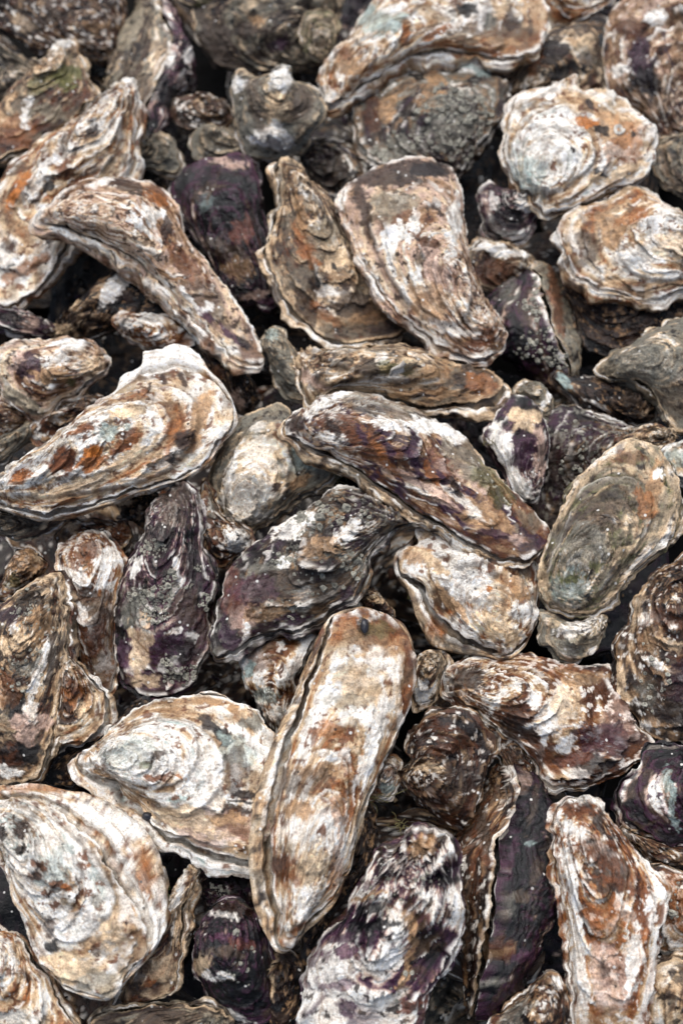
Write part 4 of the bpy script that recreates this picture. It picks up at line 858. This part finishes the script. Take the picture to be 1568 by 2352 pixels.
oyster('tan oyster cut by the front left corner of the picture', 'M', [(-100,700),(0,695),(80,740),(140,830),(200,900),(250,1000),(330,1120),(350,1210),(100,1260),(-100,1250)], (20,700), 3.0, 46, 'cream', (12,200), lam=9)
oyster('thin shell seen along its white lip beside the big oval oyster', 'M', [(840,415),(885,430),(850,520),(812,600),(812,700),(792,850),(762,960),(690,1012),(600,1032),(540,1062),(560,960),(640,860),(710,760),(750,650),(782,540)], (850,420), 2.6, 26, 'tan', (26,170), low=(4,4,0), marks=[(412,2040,10,60,-15,'W'),(358,2240,26,9,40,'R'),(350,2255,30,7,40,'O'),(380,2230,26,26,0,'C',.6)])
oyster('dark greenish-black oyster in the hollow under the rounded cream one', 'M', [(895,440),(1000,400),(1130,410),(1142,500),(1152,600),(1050,575),(950,600),(900,545)], (900,560), 2.0, 34, 'black', (8,250), barn=[(500,2050,26,16,14,6)])
oyster('round black oyster with white flecked rings, front, left of the long pale one', 'M', [(930,612),(1000,577),(1080,570),(1150,640),(1192,740),(1212,850),(1210,950),(1235,1050),(1192,1112),(1120,1132),(1030,1092),(960,1042),(900,952),(865,862),(875,742),(900,662)], (1010,575), 2.7, 60, 'black', (10,250), lam=8, low=(5,-4,-8), lamamp=1.3,
       marks=[(540,2085,50,20,-5,'B',.85),(515,2100,40,8,-10,'W',.7),(530,2155,60,10,-15,'V',.8),(460,2215,26,22,0,'C',.8),(520,2190,50,12,-10,'M'),(515,2240,20,12,0,'W'),(560,2170,30,12,0,'X',.7),(480,2235,16,8,-20,'W'),(520,2325,60,10,-20,'W',.7)], barn=[(550,2190,50,80,22,5)])
oyster('dark grey oyster lying across the front margin at the left', 'M', [(400,1130),(460,1085),(600,1050),(750,1030),(900,1030),(1000,1070),(1045,1150),(900,1240),(500,1240)], (990,1080), 2.4, 40, 'grey', (10,270), marks=[(380,2340,80,20,0,'M')])
oyster('longest pale oyster with a layered side and gaping left seam', 'Z', [(770,1420),(800,1406),(850,1402),(900,1425),(936,1475),(952,1530),(946,1600),(926,1660),(900,1712),(880,1760),(852,1810),(832,1852),(817,1900),(810,1960),(792,2012),(760,2062),(720,2102),(690,2142),(665,2172),(645,2176),(640,2132),(636,2080),(624,2000),(624,1920),(634,1850),(654,1770),(670,1700),(692,1640),(712,1580),(732,1520),(750,1462)], (655,2172), 4.2, 52, 'cream', (12,25), lam=8, lamamp=1.0, pal2='tan', depth=105, gap=.0045, lipdrop=0.55,
       lowpts=[(765,1410),(810,1398),(860,1396),(932,1440),(954,1540),(932,1660),(862,1805),(822,1932),(782,2055),(712,2134),(668,2186),(635,2186),(605,2136),(582,2056),(577,1960),(582,1860),(603,1780),(637,1690),(676,1610),(706,1530),(736,1446)],
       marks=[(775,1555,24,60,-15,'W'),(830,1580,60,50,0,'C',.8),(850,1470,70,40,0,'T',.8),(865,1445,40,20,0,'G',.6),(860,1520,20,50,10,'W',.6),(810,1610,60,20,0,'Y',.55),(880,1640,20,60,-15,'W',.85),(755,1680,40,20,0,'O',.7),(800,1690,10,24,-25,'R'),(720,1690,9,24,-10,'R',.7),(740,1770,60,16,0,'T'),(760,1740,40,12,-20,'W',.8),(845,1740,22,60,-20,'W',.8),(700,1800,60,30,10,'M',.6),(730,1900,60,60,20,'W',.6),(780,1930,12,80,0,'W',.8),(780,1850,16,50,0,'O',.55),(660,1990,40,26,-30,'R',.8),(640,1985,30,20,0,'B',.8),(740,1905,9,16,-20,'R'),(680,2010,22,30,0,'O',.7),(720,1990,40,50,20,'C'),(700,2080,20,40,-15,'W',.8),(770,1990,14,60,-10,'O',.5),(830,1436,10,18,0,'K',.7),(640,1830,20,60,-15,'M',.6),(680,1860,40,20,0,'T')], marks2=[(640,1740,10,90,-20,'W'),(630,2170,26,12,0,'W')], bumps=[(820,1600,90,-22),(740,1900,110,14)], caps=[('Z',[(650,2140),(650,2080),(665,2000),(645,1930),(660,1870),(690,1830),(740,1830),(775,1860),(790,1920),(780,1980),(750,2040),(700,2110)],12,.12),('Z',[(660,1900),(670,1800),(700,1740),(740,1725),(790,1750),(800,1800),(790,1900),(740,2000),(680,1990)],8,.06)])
oyster('brown oyster with a swirled layered face turned up, right of the long pale one', 'Z', [(914,1775),(940,1748),(930,1712),(955,1667),(1000,1637),(1060,1627),(1112,1660),(1138,1712),(1118,1762),(1095,1832),(1062,1902),(1022,1892),(970,1852),(935,1822),(918,1797)], (916,1778), 3.0, 56, 'brown', (14,250), lam=12, lamamp=1.4, marks=[(1060,1790,50,40,0,'B',.7),(980,1765,30,9,-10,'C'),(960,1700,26,20,0,'D',.6),(1030,1720,60,12,10,'R',.7),(1020,1840,60,20,-20,'R',.5)], dull=0.70)
oyster('small white and orange shell bit between the long pale oyster and the swirled one', 'Z', [(845,1832),(872,1770),(900,1738),(920,1780),(895,1826),(870,1836)], (905,1745), 2.8, 22, 'cream', (8,200), marks=[(885,1815,24,14,0,'S',.8),(890,1775,16,12,0,'R',.7)])
oyster('dark brown oyster in the shadow right of the long pale one, behind the violet one', 'Z', [(800,1870),(850,1832),(868,1900),(858,1970),(820,2030),(765,2110),(725,2220),(690,2240),(700,2120),(760,2000)], (855,1850), 2.2, 46, 'dkbrown', (10,20), lam=10)
edge_oyster('tall oyster on edge, brown left and glossy black right, front right of centre', 'Z', [(1148,1700),(1172,1750),(1186,1800),(1176,1860),(1142,1925),(1138,2010),(1131,2095),(1118,2177),(1100,2240),(1070,2330)], 3.1, 88, 120, 'brown', 'black', 0.36, 10, lam=9,
       marks=[(1090,1850,26,120,12,'R',.6),(1110,1900,16,60,10,'M'),(1060,2100,30,120,5,'M',.5),(1110,2150,10,80,10,'T',.8)], marks2=[(1195,1795,22,24,0,'N'),(1200,1900,60,150,0,'K',.5),(1195,2060,26,12,-20,'M'),(1150,2180,30,24,-20,'R',.6),(1215,1940,14,9,0,'S',.6),(1225,1850,9,60,-15,'M',.6),(1180,1960,8,60,-10,'V',.5),(1230,2000,10,40,-20,'M',.6),(1170,2080,14,30,0,'Y',.5),(1140,2190,40,10,25,'T',.6),(1200,2200,30,14,10,'V',.6),(1130,2260,40,12,20,'Y',.6)], rough=.36, gap=.0004, barn=[(1060,2050,40,160,16,4)])
oyster('violet-black oyster with fluted pink and white ridges at the front margin', 'Z', [(690,2300),(712,2200),(747,2142),(790,2106),(806,2070),(832,2030),(847,1990),(872,1946),(920,1936),(932,1912),(960,1898),(1006,1906),(1042,1946),(1057,2002),(1064,2066),(1062,2136),(1042,2182),(1022,2232),(992,2272),(977,2322),(952,2372),(850,2402),(720,2402),(685,2352)], (965,1900), 3.6, 62, 'violet', (12,240), low=(5,0,-6), lam=11, lamamp=1.9, folds=(9,.0062),
       marks=mk('N',[(30,880,90,120,-15,'W',.8),(40,800,90,22,8,'V'),(30,950,90,24,8,'V',.7),(60,1050,50,40,0,'P'),(20,740,70,24,5,'P',.9),(250,830,50,50,0,'W'),(170,605,80,20,10,'K'),(190,680,110,26,6,'K'),(150,550,90,14,15,'T'),(350,690,24,90,10,'T'),(330,880,20,90,-25,'T'),(510,460,40,44,0,'K'),(540,560,24,70,0,'W'),(400,330,70,50,0,'T'),(350,1040,60,30,20,'X')]), barn=[(900,2060,60,60,18,4),(980,2020,50,60,16,4),(930,2250,50,60,14,4)])
oyster('rust and white oyster with a brown hollow, front right', 'N', [(990,232),(1030,132),(1100,100),(1170,120),(1232,190),(1302,272),(1362,342),(1412,432),(1482,520),(1492,600),(1462,702),(1442,802),(1442,902),(1422,1002),(1402,1122),(1402,1250),(1100,1250),(1092,1002),(1062,852),(1052,702),(1032,562),(1000,422)], (1100,105), 3.7, 58, 'rust', (10,170), low=(5,-12,0), lam=7, lamamp=1.2,
       marks=[(1330,1835,40,12,15,'W'),(1365,1880,60,16,-50,'D',.85),(1320,1860,40,16,-20,'R'),(1320,1910,60,16,-35,'W'),(1390,1960,60,14,-40,'W',.9),(1400,2010,60,44,-30,'B',.9),(1380,1960,60,30,-30,'R',.7),(1357,1935,9,6,0,'D'),(1310,2020,16,90,10,'W',.85),(1440,2100,50,14,-50,'W',.9),(1400,2110,60,50,0,'O',.6),(1500,2060,14,40,-20,'W'),(1330,2220,16,120,5,'W',.7),(1400,2250,50,80,0,'N',.7),(1455,2200,16,80,-10,'W',.8),(1385,2230,14,20,0,'D',.6),(1430,2030,60,14,-20,'R',.8)], bumps=[(1400,2010,60,-20)])
oyster('rust oyster with small ring marks at the right margin, behind the rust and white one', 'N', [(1390,432),(1480,420),(1568,440),(1660,480),(1690,760),(1568,802),(1440,782),(1440,650),(1440,560)], (1680,500), 3.0, 40, 'rust', (10,250), marks=[(1530,2080,50,60,0,'O',.6)], barn=[(1545,2050,26,60,14,6)], dull=0.75)
oyster('dark layered shell lying behind the rust oysters at the right margin', 'N', [(1290,240),(1400,290),(1568,330),(1660,350),(1660,440),(1568,424),(1430,424),(1360,340)], (1300,245), 2.7, 24, 'brown', (14,280), lam=12, low=(5,0,-8))
oyster('glossy black oyster webbed with pink-grey lines and a white lip, right margin', 'Z', [(1420,1832),(1426,1802),(1462,1770),(1482,1722),(1512,1710),(1568,1716),(1655,1722),(1665,1900),(1568,1932),(1520,1942),(1470,1902),(1435,1872)], (1650,1800), 3.0, 44, 'black', (8,150), low=(7,-10,4), rough=.3, folds=(9,.0025), marks=[(1540,1830,12,70,10,'S',.75),(1480,1900,40,5,30,'M')], marks2=[(1460,1760,14,50,35,'W')])
oyster('tan shell at the front right corner of the picture', 'Z', [(1490,2240),(1568,2205),(1655,2250),(1655,2410),(1475,2410)], (1640,2260), 2.9, 44, 'tan', (10,250), dull=0.80)
oyster('dark brown white-flecked shell at the front margin left of the rust-white one', 'N', [(690,1130),(850,1005),(960,890),(1040,930),(1062,1000),(1095,1120),(1095,1260),(690,1260)], (970,895), 2.7, 44, 'brown', (10,200), marks=[(1280,2255,14,14,-30,'W'),(1180,2330,30,50,-40,'Y',.6)])
# --- partial shells wedged into the gaps
oyster('grey layered shell edge at the right margin beside the round cream-white oyster', 'Z', [(1495,345),(1530,315),(1640,310),(1650,450),(1570,448),(1515,415)], (1640,330), 2.5, 26, 'grey', (12,230), lam=12)
oyster('dim brown shell in the hollow right of the upright olive and purple oyster', 'Z', [(385,245),(440,215),(505,228),(535,270),(490,300),(412,292)], (520,240), 2.0, 26, 'brown', (10,230), dull=.7)
oyster('small tan shell edge just above the green-tinged oyster', 'Z', [(1412,1010),(1475,985),(1548,986),(1552,1014),(1505,1034),(1440,1036)], (1540,995), 2.9, 22, 'tan', (10,250))
oyster('small brown shell wedged between the mottled oyster and the orange-marked one', 'Z', [(60,985),(110,955),(165,930),(215,905),(240,925),(200,965),(140,1005),(85,1030)], (225,910), 2.2, 24, 'brown', (10,230))
oyster('brown layered shell piece wedged above the swirled oyster, under the rust-brown one', 'Z', [(1100,1660),(1140,1650),(1190,1700),(1225,1760),(1215,1800),(1180,1780),(1140,1730)], (1215,1790), 2.3, 26, 'brown', (10,30), lam=10)
oyster('pale chipped shell edge in the gap right of the round black oyster', 'Z', [(612,2190),(650,2180),(690,2215),(690,2290),(660,2360),(625,2360),(610,2270)], (650,2185), 2.1, 30, 'dkbrown', (10,200), marks=[(625,2250,8,50,0,'C',.7)])

# ------------------------------------------------------------------ oysters lower down, pigment darkened to deepen the shade in the gaps
KEEP = {
    8: 'dark shell in the gap between the thin white-lipped shell and the front margin',
    10: 'dark shell at the front margin under the tall brown and black oyster',
    14: 'shadowed shell showing left of the big oval oyster in the front left corner',
    15: 'shadowed shell between the round black oyster and the longest pale one',
    16: 'dark shell in the gap between the violet-black oyster and the tall one',
    17: 'dark shell in the gap between the tall oyster and the rust-white one',
    19: 'shadowed sliver of shell above the big oval oyster at the left',
    20: 'dark shell in the gap above the big rounded white-capped oyster',
    21: 'small dark sliver between the longest pale oyster and the rounded white-capped one',
    22: 'dark sliver between the swirled brown oyster and the rust-brown crested one',
    25: 'dark shell at the left margin under the thin white-lipped grey shell',
    26: 'dark shell in the gap above the upright white-capped brown oyster',
    27: 'dark shell between the pale capped oyster and the pointed barnacled one',
    28: 'dark shell in the hollow left of the ruffled cream oyster',
    29: 'dark shell in the gap below the right side of the green-tinged oyster',
    31: 'black sliver under the lower edge of the mottled tan and purple oyster',
    32: 'dark sliver between the orange-marked oyster and the pale capped one',
    33: 'dark shell below the knobbly blue-grey shell end',
    34: 'dark shell between the big striped oyster and the white and purple one',
    35: 'dark shell in the gap below the smooth mud-grey oyster',
    37: 'tiny dark sliver under the dark purple white-rimmed shell at the left margin',
    38: 'dark shell in the wide gap between the slender curved oyster and the mottled one',
    39: 'dark shell in the gap between the slender curved oyster and the knobbly blue-grey end',
    40: 'dark sliver between the leaning pair and the long green-streaked oyster',
    41: 'dark shell between the upturned brown shell and the triangular oyster',
    44: 'dark shell above the glossy purple-black oyster, under the small grey ridged shell',
    45: 'dark shell right of the white-tipped oyster, above the dull brown one',
    46: "dark shell in the deep hollow right of the leaning pair's dark frayed top",
    47: 'dark sliver between the round cream-white oyster and the broad cream one',
    49: 'dark sliver under the flat oyster in the back left corner',
    50: 'dark sliver between the upright olive oyster and the long cream one',
    51: 'dark shell just behind the chalky tip of the white-tipped oyster',
    52: 'small dark sliver under the left beak of the very long cream oyster',
    53: 'dark shell in the gap left of the back right corner oyster',
    56: 'dark shell between the upright olive oyster and the broad muddy one',
    57: 'dark shell between the small white-edged grey shell and the very long oyster',
    59: 'dark sliver at the top margin beside the folded cream shell',
    66: 'dark shell at the front margin right of the tan corner oyster',
    67: 'dark shell in the gap right of the round black oyster at the front',
    68: 'dark shell between the violet-black oyster and the tall one at the front margin',
    73: 'dark shell in the deep hollow below the small white and orange shell bit',
    74: 'dark shell between the rust-brown crested oyster and the glossy black webbed one',
    78: 'dark shell under the lower left edge of the ruffled cream oyster',
    79: 'dark sliver between the stubby ribbed beak end and the knobbly brown oyster',
    86: 'dark shell above the dark purple white-rimmed shell at the left',
    87: 'dark sliver between the slender curved oyster and the glossy purple-black one',
    92: 'deepest dark shell in the hollow below the broad muddy oyster',
    95: 'dark shell at the right margin below the back right corner oyster',
}
UNDER = []


def under_layer():
    rng = random.Random(5)
    protos = []
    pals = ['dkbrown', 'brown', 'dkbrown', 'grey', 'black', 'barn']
    for i in range(6):
        n = 84
        t = np.linspace(0, 2 * np.pi, 14, endpoint=False)
        a, b = 0.045, 0.027
        rr = np.random.RandomState(900 + i)
        zc = (a * np.cos(t) + 1j * b * np.sin(t) * (1 - 0.25 * np.cos(t))) * rr.uniform(0.88, 1.12, 14)
        z, _ = catmull(zc, n)
        j = int(np.argmax(z.real)); z = np.roll(z, -j)
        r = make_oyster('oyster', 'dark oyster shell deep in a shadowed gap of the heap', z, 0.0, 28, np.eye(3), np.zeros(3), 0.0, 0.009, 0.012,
                        pals[i], pals[i], 5000 + i * 77, 8, None, [], [], [], (6, 0, 0), 0.001, [], None, 'dark oysters in the gaps of the heap', 1.0, 0.8, 0.5)  # last argument darkens the pigment, painting in shade for the deep gaps
        protos.append([r, False])
    idx = 0
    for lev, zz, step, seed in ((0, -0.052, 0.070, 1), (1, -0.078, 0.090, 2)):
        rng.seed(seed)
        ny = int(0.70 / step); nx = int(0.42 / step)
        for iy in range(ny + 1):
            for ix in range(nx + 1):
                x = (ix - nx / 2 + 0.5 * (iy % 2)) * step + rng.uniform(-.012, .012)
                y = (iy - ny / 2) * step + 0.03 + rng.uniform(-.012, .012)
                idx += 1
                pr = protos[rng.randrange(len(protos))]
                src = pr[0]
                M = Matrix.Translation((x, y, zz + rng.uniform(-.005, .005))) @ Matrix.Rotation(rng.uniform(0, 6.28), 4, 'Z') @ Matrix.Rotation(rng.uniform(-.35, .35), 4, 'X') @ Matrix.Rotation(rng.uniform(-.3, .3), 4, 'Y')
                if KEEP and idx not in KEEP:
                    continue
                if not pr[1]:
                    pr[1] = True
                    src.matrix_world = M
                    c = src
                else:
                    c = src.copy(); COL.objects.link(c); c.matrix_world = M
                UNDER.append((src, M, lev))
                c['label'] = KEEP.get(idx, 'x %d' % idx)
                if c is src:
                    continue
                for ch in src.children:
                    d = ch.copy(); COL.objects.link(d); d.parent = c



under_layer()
g = bpy.data.meshes.new('ground')
S, Z0 = 3.0, -0.105
g.from_pydata([(-S, -S, Z0), (S, -S, Z0), (S, S, Z0), (-S, S, Z0)], [], [(0, 1, 2, 3)])
g.materials.append(ground_material())
go = bpy.data.objects.new('ground', g); COL.objects.link(go); go['kind'] = 'structure'


# ------------------------------------------------------------------ grit, weed and other small finds
def flat_material(name, col, ro):
    m = bpy.data.materials.new(name); m.use_nodes = True
    nt = m.node_tree; bs = nt.nodes['Principled BSDF']
    n = nt.nodes.new('ShaderNodeTexNoise'); n.inputs['Scale'].default_value = 900; n.inputs['Detail'].default_value = 3
    tc = nt.nodes.new('ShaderNodeTexCoord'); nt.links.new(tc.outputs['Object'], n.inputs['Vector'])
    r = nt.nodes.new('ShaderNodeValToRGB'); nt.links.new(n.outputs['Fac'], r.inputs[0])
    l = lin(col)
    r.color_ramp.elements[0].position = 0.3; r.color_ramp.elements[1].position = 0.7
    r.color_ramp.elements[0].color = (*(l * 0.5), 1); r.color_ramp.elements[1].color = (*l, 1)
    nt.links.new(r.outputs[0], bs.inputs['Base Color']); bs.inputs['Roughness'].default_value = ro
    return m


def shell_grit():
    """broken chips lying in the hollows, on the shells underneath"""
    rng = np.random.RandomState(8)
    V, Q, T, C = [], [], [], []
    off = 0
    cache = {}
    cols = ['C', 'T', 'M', 'B', 'R', 'Y', 'W', 'P', 'D', 'D', 'M', 'B']
    for s, M, lev in UNDER:
        if s.name not in cache:
            me = [ch for ch in s.children if ch.name.startswith('upper')][0].data
            a = np.empty(len(me.vertices) * 3, np.float32); me.vertices.foreach_get('co', a)
            cache[s.name] = a.reshape(-1, 3)[:84 * 28]
        A = cache[s.name]
        for _ in range(30):
            p = np.array(M @ Vector(A[rng.randint(len(A))].tolist()))
            R = 0.0009 * math.exp(rng.normal(0.35, 0.55))
            m = rng.randint(5, 8)
            an = np.sort(rng.uniform(0, 6.28, m)); rr = R * rng.uniform(0.6, 1.3, m)
            B = basis(np.array([0, 0, 1.0]) + rng.normal(0, 0.35, 3), np.array([1.0, 0.2, 0]))
            bot = np.stack([np.cos(an) * rr, np.sin(an) * rr, np.full(m, -0.1 * R)], 1)
            top = bot * [0.86, 0.86, 1] + [0, 0, R * 0.42]
            vv = np.concatenate([bot, top, [[0, 0, R * 0.55]]]) @ B.T + p + [0, 0, R * 0.1]
            i = np.arange(m); j = (i + 1) % m
            Q.append(np.stack([i, j, m + j, m + i], 1) + off); T.append(np.stack([m + i, m + j, np.full(m, 2 * m)], 1) + off)
            V.append(vv); off += len(vv)
            C.append(np.tile(np.append(lin(KEY[cols[rng.randint(len(cols))]]) * 0.8, 0.6), (len(vv), 1)))
    me = mesh_from('shell_grit', np.concatenate(V), np.concatenate(Q), np.concatenate(T), np.concatenate(C))
    me.materials.append(MAT_BARN)
    o = bpy.data.objects.new('shell_grit', me); COL.objects.link(o)
    o['kind'] = 'stuff'; o['label'] = 'broken shell chips and grit lying in the dark gaps'; o['category'] = 'grit'


shell_grit()


def tube(paths, rad, sides=5):
    V, Q = [], []
    off = 0
    for P in paths:
        P = np.asarray(P); n = len(P)
        Tn = np.gradient(P, axis=0); Tn /= np.linalg.norm(Tn, axis=1, keepdims=True) + 1e-12
        s1 = np.cross(Tn, [0.3, 0.5, 0.81]); s1 /= np.linalg.norm(s1, axis=1, keepdims=True) + 1e-12
        s2 = np.cross(Tn, s1)
        a = np.arange(sides) * 2 * np.pi / sides
        ta = rad * (1 - 0.55 * np.linspace(0, 1, n))[:, None, None]
        R = P[:, None, :] + ta * (np.cos(a)[None, :, None] * s1[:, None, :] + np.sin(a)[None, :, None] * s2[:, None, :])
        q, _ = grid_faces(n, sides, False, False)
        V.append(R.reshape(-1, 3)); Q.append(q + off); off += n * sides
    return np.concatenate(V), np.concatenate(Q)


WEED = flat_material('dry_weed', (112, 104, 62), 0.7)
WEED2 = flat_material('green_weed', (96, 108, 44), 0.7)
for k, (x, y, lay, r, cnt, mat, lab) in enumerate([
        (775, 1100, 3.2, 22, 7, WEED, 'tuft of curly brown weed in the notch below the big striped oyster'),
        (1118, 1012, 3.3, 14, 5, WEED, 'wisp of brown weed at the edge of the white and purple oyster'),
        (858, 1835, 3.0, 20, 8, WEED, 'loose brown weed in the hollow beside the small white shell bit'),
        (915, 1905, 2.9, 20, 7, WEED, 'brown weed above the violet-black oyster at the front'),
        (380, 2055, 3.0, 20, 9, WEED2, 'green weed tuft beside the big oval oyster in front'),
        (945, 1375, 3.0, 16, 6, WEED, 'brown weed scraps left of the ruffled cream oyster')]):
    rng = np.random.RandomState(300 + k)
    c0 = on_plane([(x, y)], np.array([0, 0, layer_z(lay)]), np.array([0, 0, 1.0]))[0]
    paths = []
    for i in range(cnt):
        t = np.linspace(0, 1, 22)[:, None]
        d = rng.normal(0, 1, 3); d[2] *= 0.4
        w = rng.uniform(4, 9); ph = rng.uniform(0, 6, 3); am = rng.uniform(0.1, 0.3) * r * PX
        paths.append(rng.normal(0, 0.35, 3) * r * PX + d * r * PX * 0.9 * t + am * np.sin(w * t + ph))
    V, q = tube(paths, 0.00020)
    me = mesh_from('weed', V, q, np.zeros((0, 3), int)); me.materials.append(mat)
    o = bpy.data.objects.new('weed_tuft', me); o.location = c0; COL.objects.link(o)
    o['label'] = lab; o['category'] = 'weed'; o['group'] = 'weed caught between the shells'


def on_shell(start, x, y):
    lab = [l for l in SURF if l.startswith(start)][0]
    W, nn = SURF[lab]
    D = project(W)
    i = int(np.argmin((D[:, 0] - x) ** 2 + (D[:, 1] - y) ** 2))
    root = [o for o in COL.objects if o.type == 'EMPTY' and o.get('label') == lab][0]
    return W[i], nn, root


PEB = flat_material('dark_pebble', (44, 44, 50), 0.35)
for (st, x, y, rx, ry, rz, lab) in [('longest pale', 835, 1437, 9, 17, 8, 'small smooth dark pebble on the upper end of the longest pale oyster'),
                                    ('big rounded', 336, 1881, 11, 9, 7, 'round black pebble on the lower left edge of the big rounded oyster')]:
    p, nn, _ = on_shell(st, x, y)
    t = np.linspace(0.001, np.pi - 0.001, 10); ph = np.linspace(0, 2 * np.pi, 16, endpoint=False)
    S_ = np.stack([np.outer(np.sin(t), np.cos(ph)), np.outer(np.sin(t), np.sin(ph)), np.outer(np.cos(t), np.ones(16))], -1).reshape(-1, 3)
    S_ *= 1 + 0.25 * fbm(S_[:, 0] * 1.3, S_[:, 1] * 1.3, S_[:, 2] * 1.3, 77, 3)[:, None]
    S_ *= np.array([rx, ry, rz]) * PX
    q, _ = grid_faces(10, 16, False, False)
    me = mesh_from('pebble', S_, q, np.zeros((0, 3), int)); me.materials.append(PEB)
    o = bpy.data.objects.new('pebble', me); o.location = p + nn * rz * PX * 0.5; COL.objects.link(o)
    o['label'] = lab; o['category'] = 'pebble'; o['group'] = 'dark pebbles on the shells'

LIME = flat_material('worm_lime', (214, 208, 196), 0.6)


def worm(start, pts, rad):
    P = []
    for (x, y) in pts:
        p, nn, root = on_shell(start, x, y); P.append(p + nn * rad * 0.4)
    P = np.array(P)
    s = np.linspace(0, len(P) - 1, len(P) * 5); k = np.arange(len(P))
    P = np.stack([np.interp(s, k, P[:, i]) for i in range(3)], 1)
    for _ in range(6):
        P[1:-1] = (P[:-2] + 2 * P[1:-1] + P[2:]) / 4
    M = np.array(root.matrix_world.inverted())
    V, q = tube([P @ M[:3, :3].T + M[:3, 3]], rad, 7)
    me = mesh_from('worm_tube', V, q, np.zeros((0, 3), int)); me.materials.append(LIME)
    o = bpy.data.objects.new('worm_tube', me); COL.objects.link(o); o.parent = root


worm('long oyster with a green', [(930, 832), (922, 842), (910, 846), (900, 852), (896, 862)], 0.0011)
worm('round cream-white', [(1420 + r * math.cos(a), 297 + r * math.sin(a)) for a, r in [(k_ * 0.6, 13 - k_ * 0.42) for k_ in range(24)]], 0.0006)
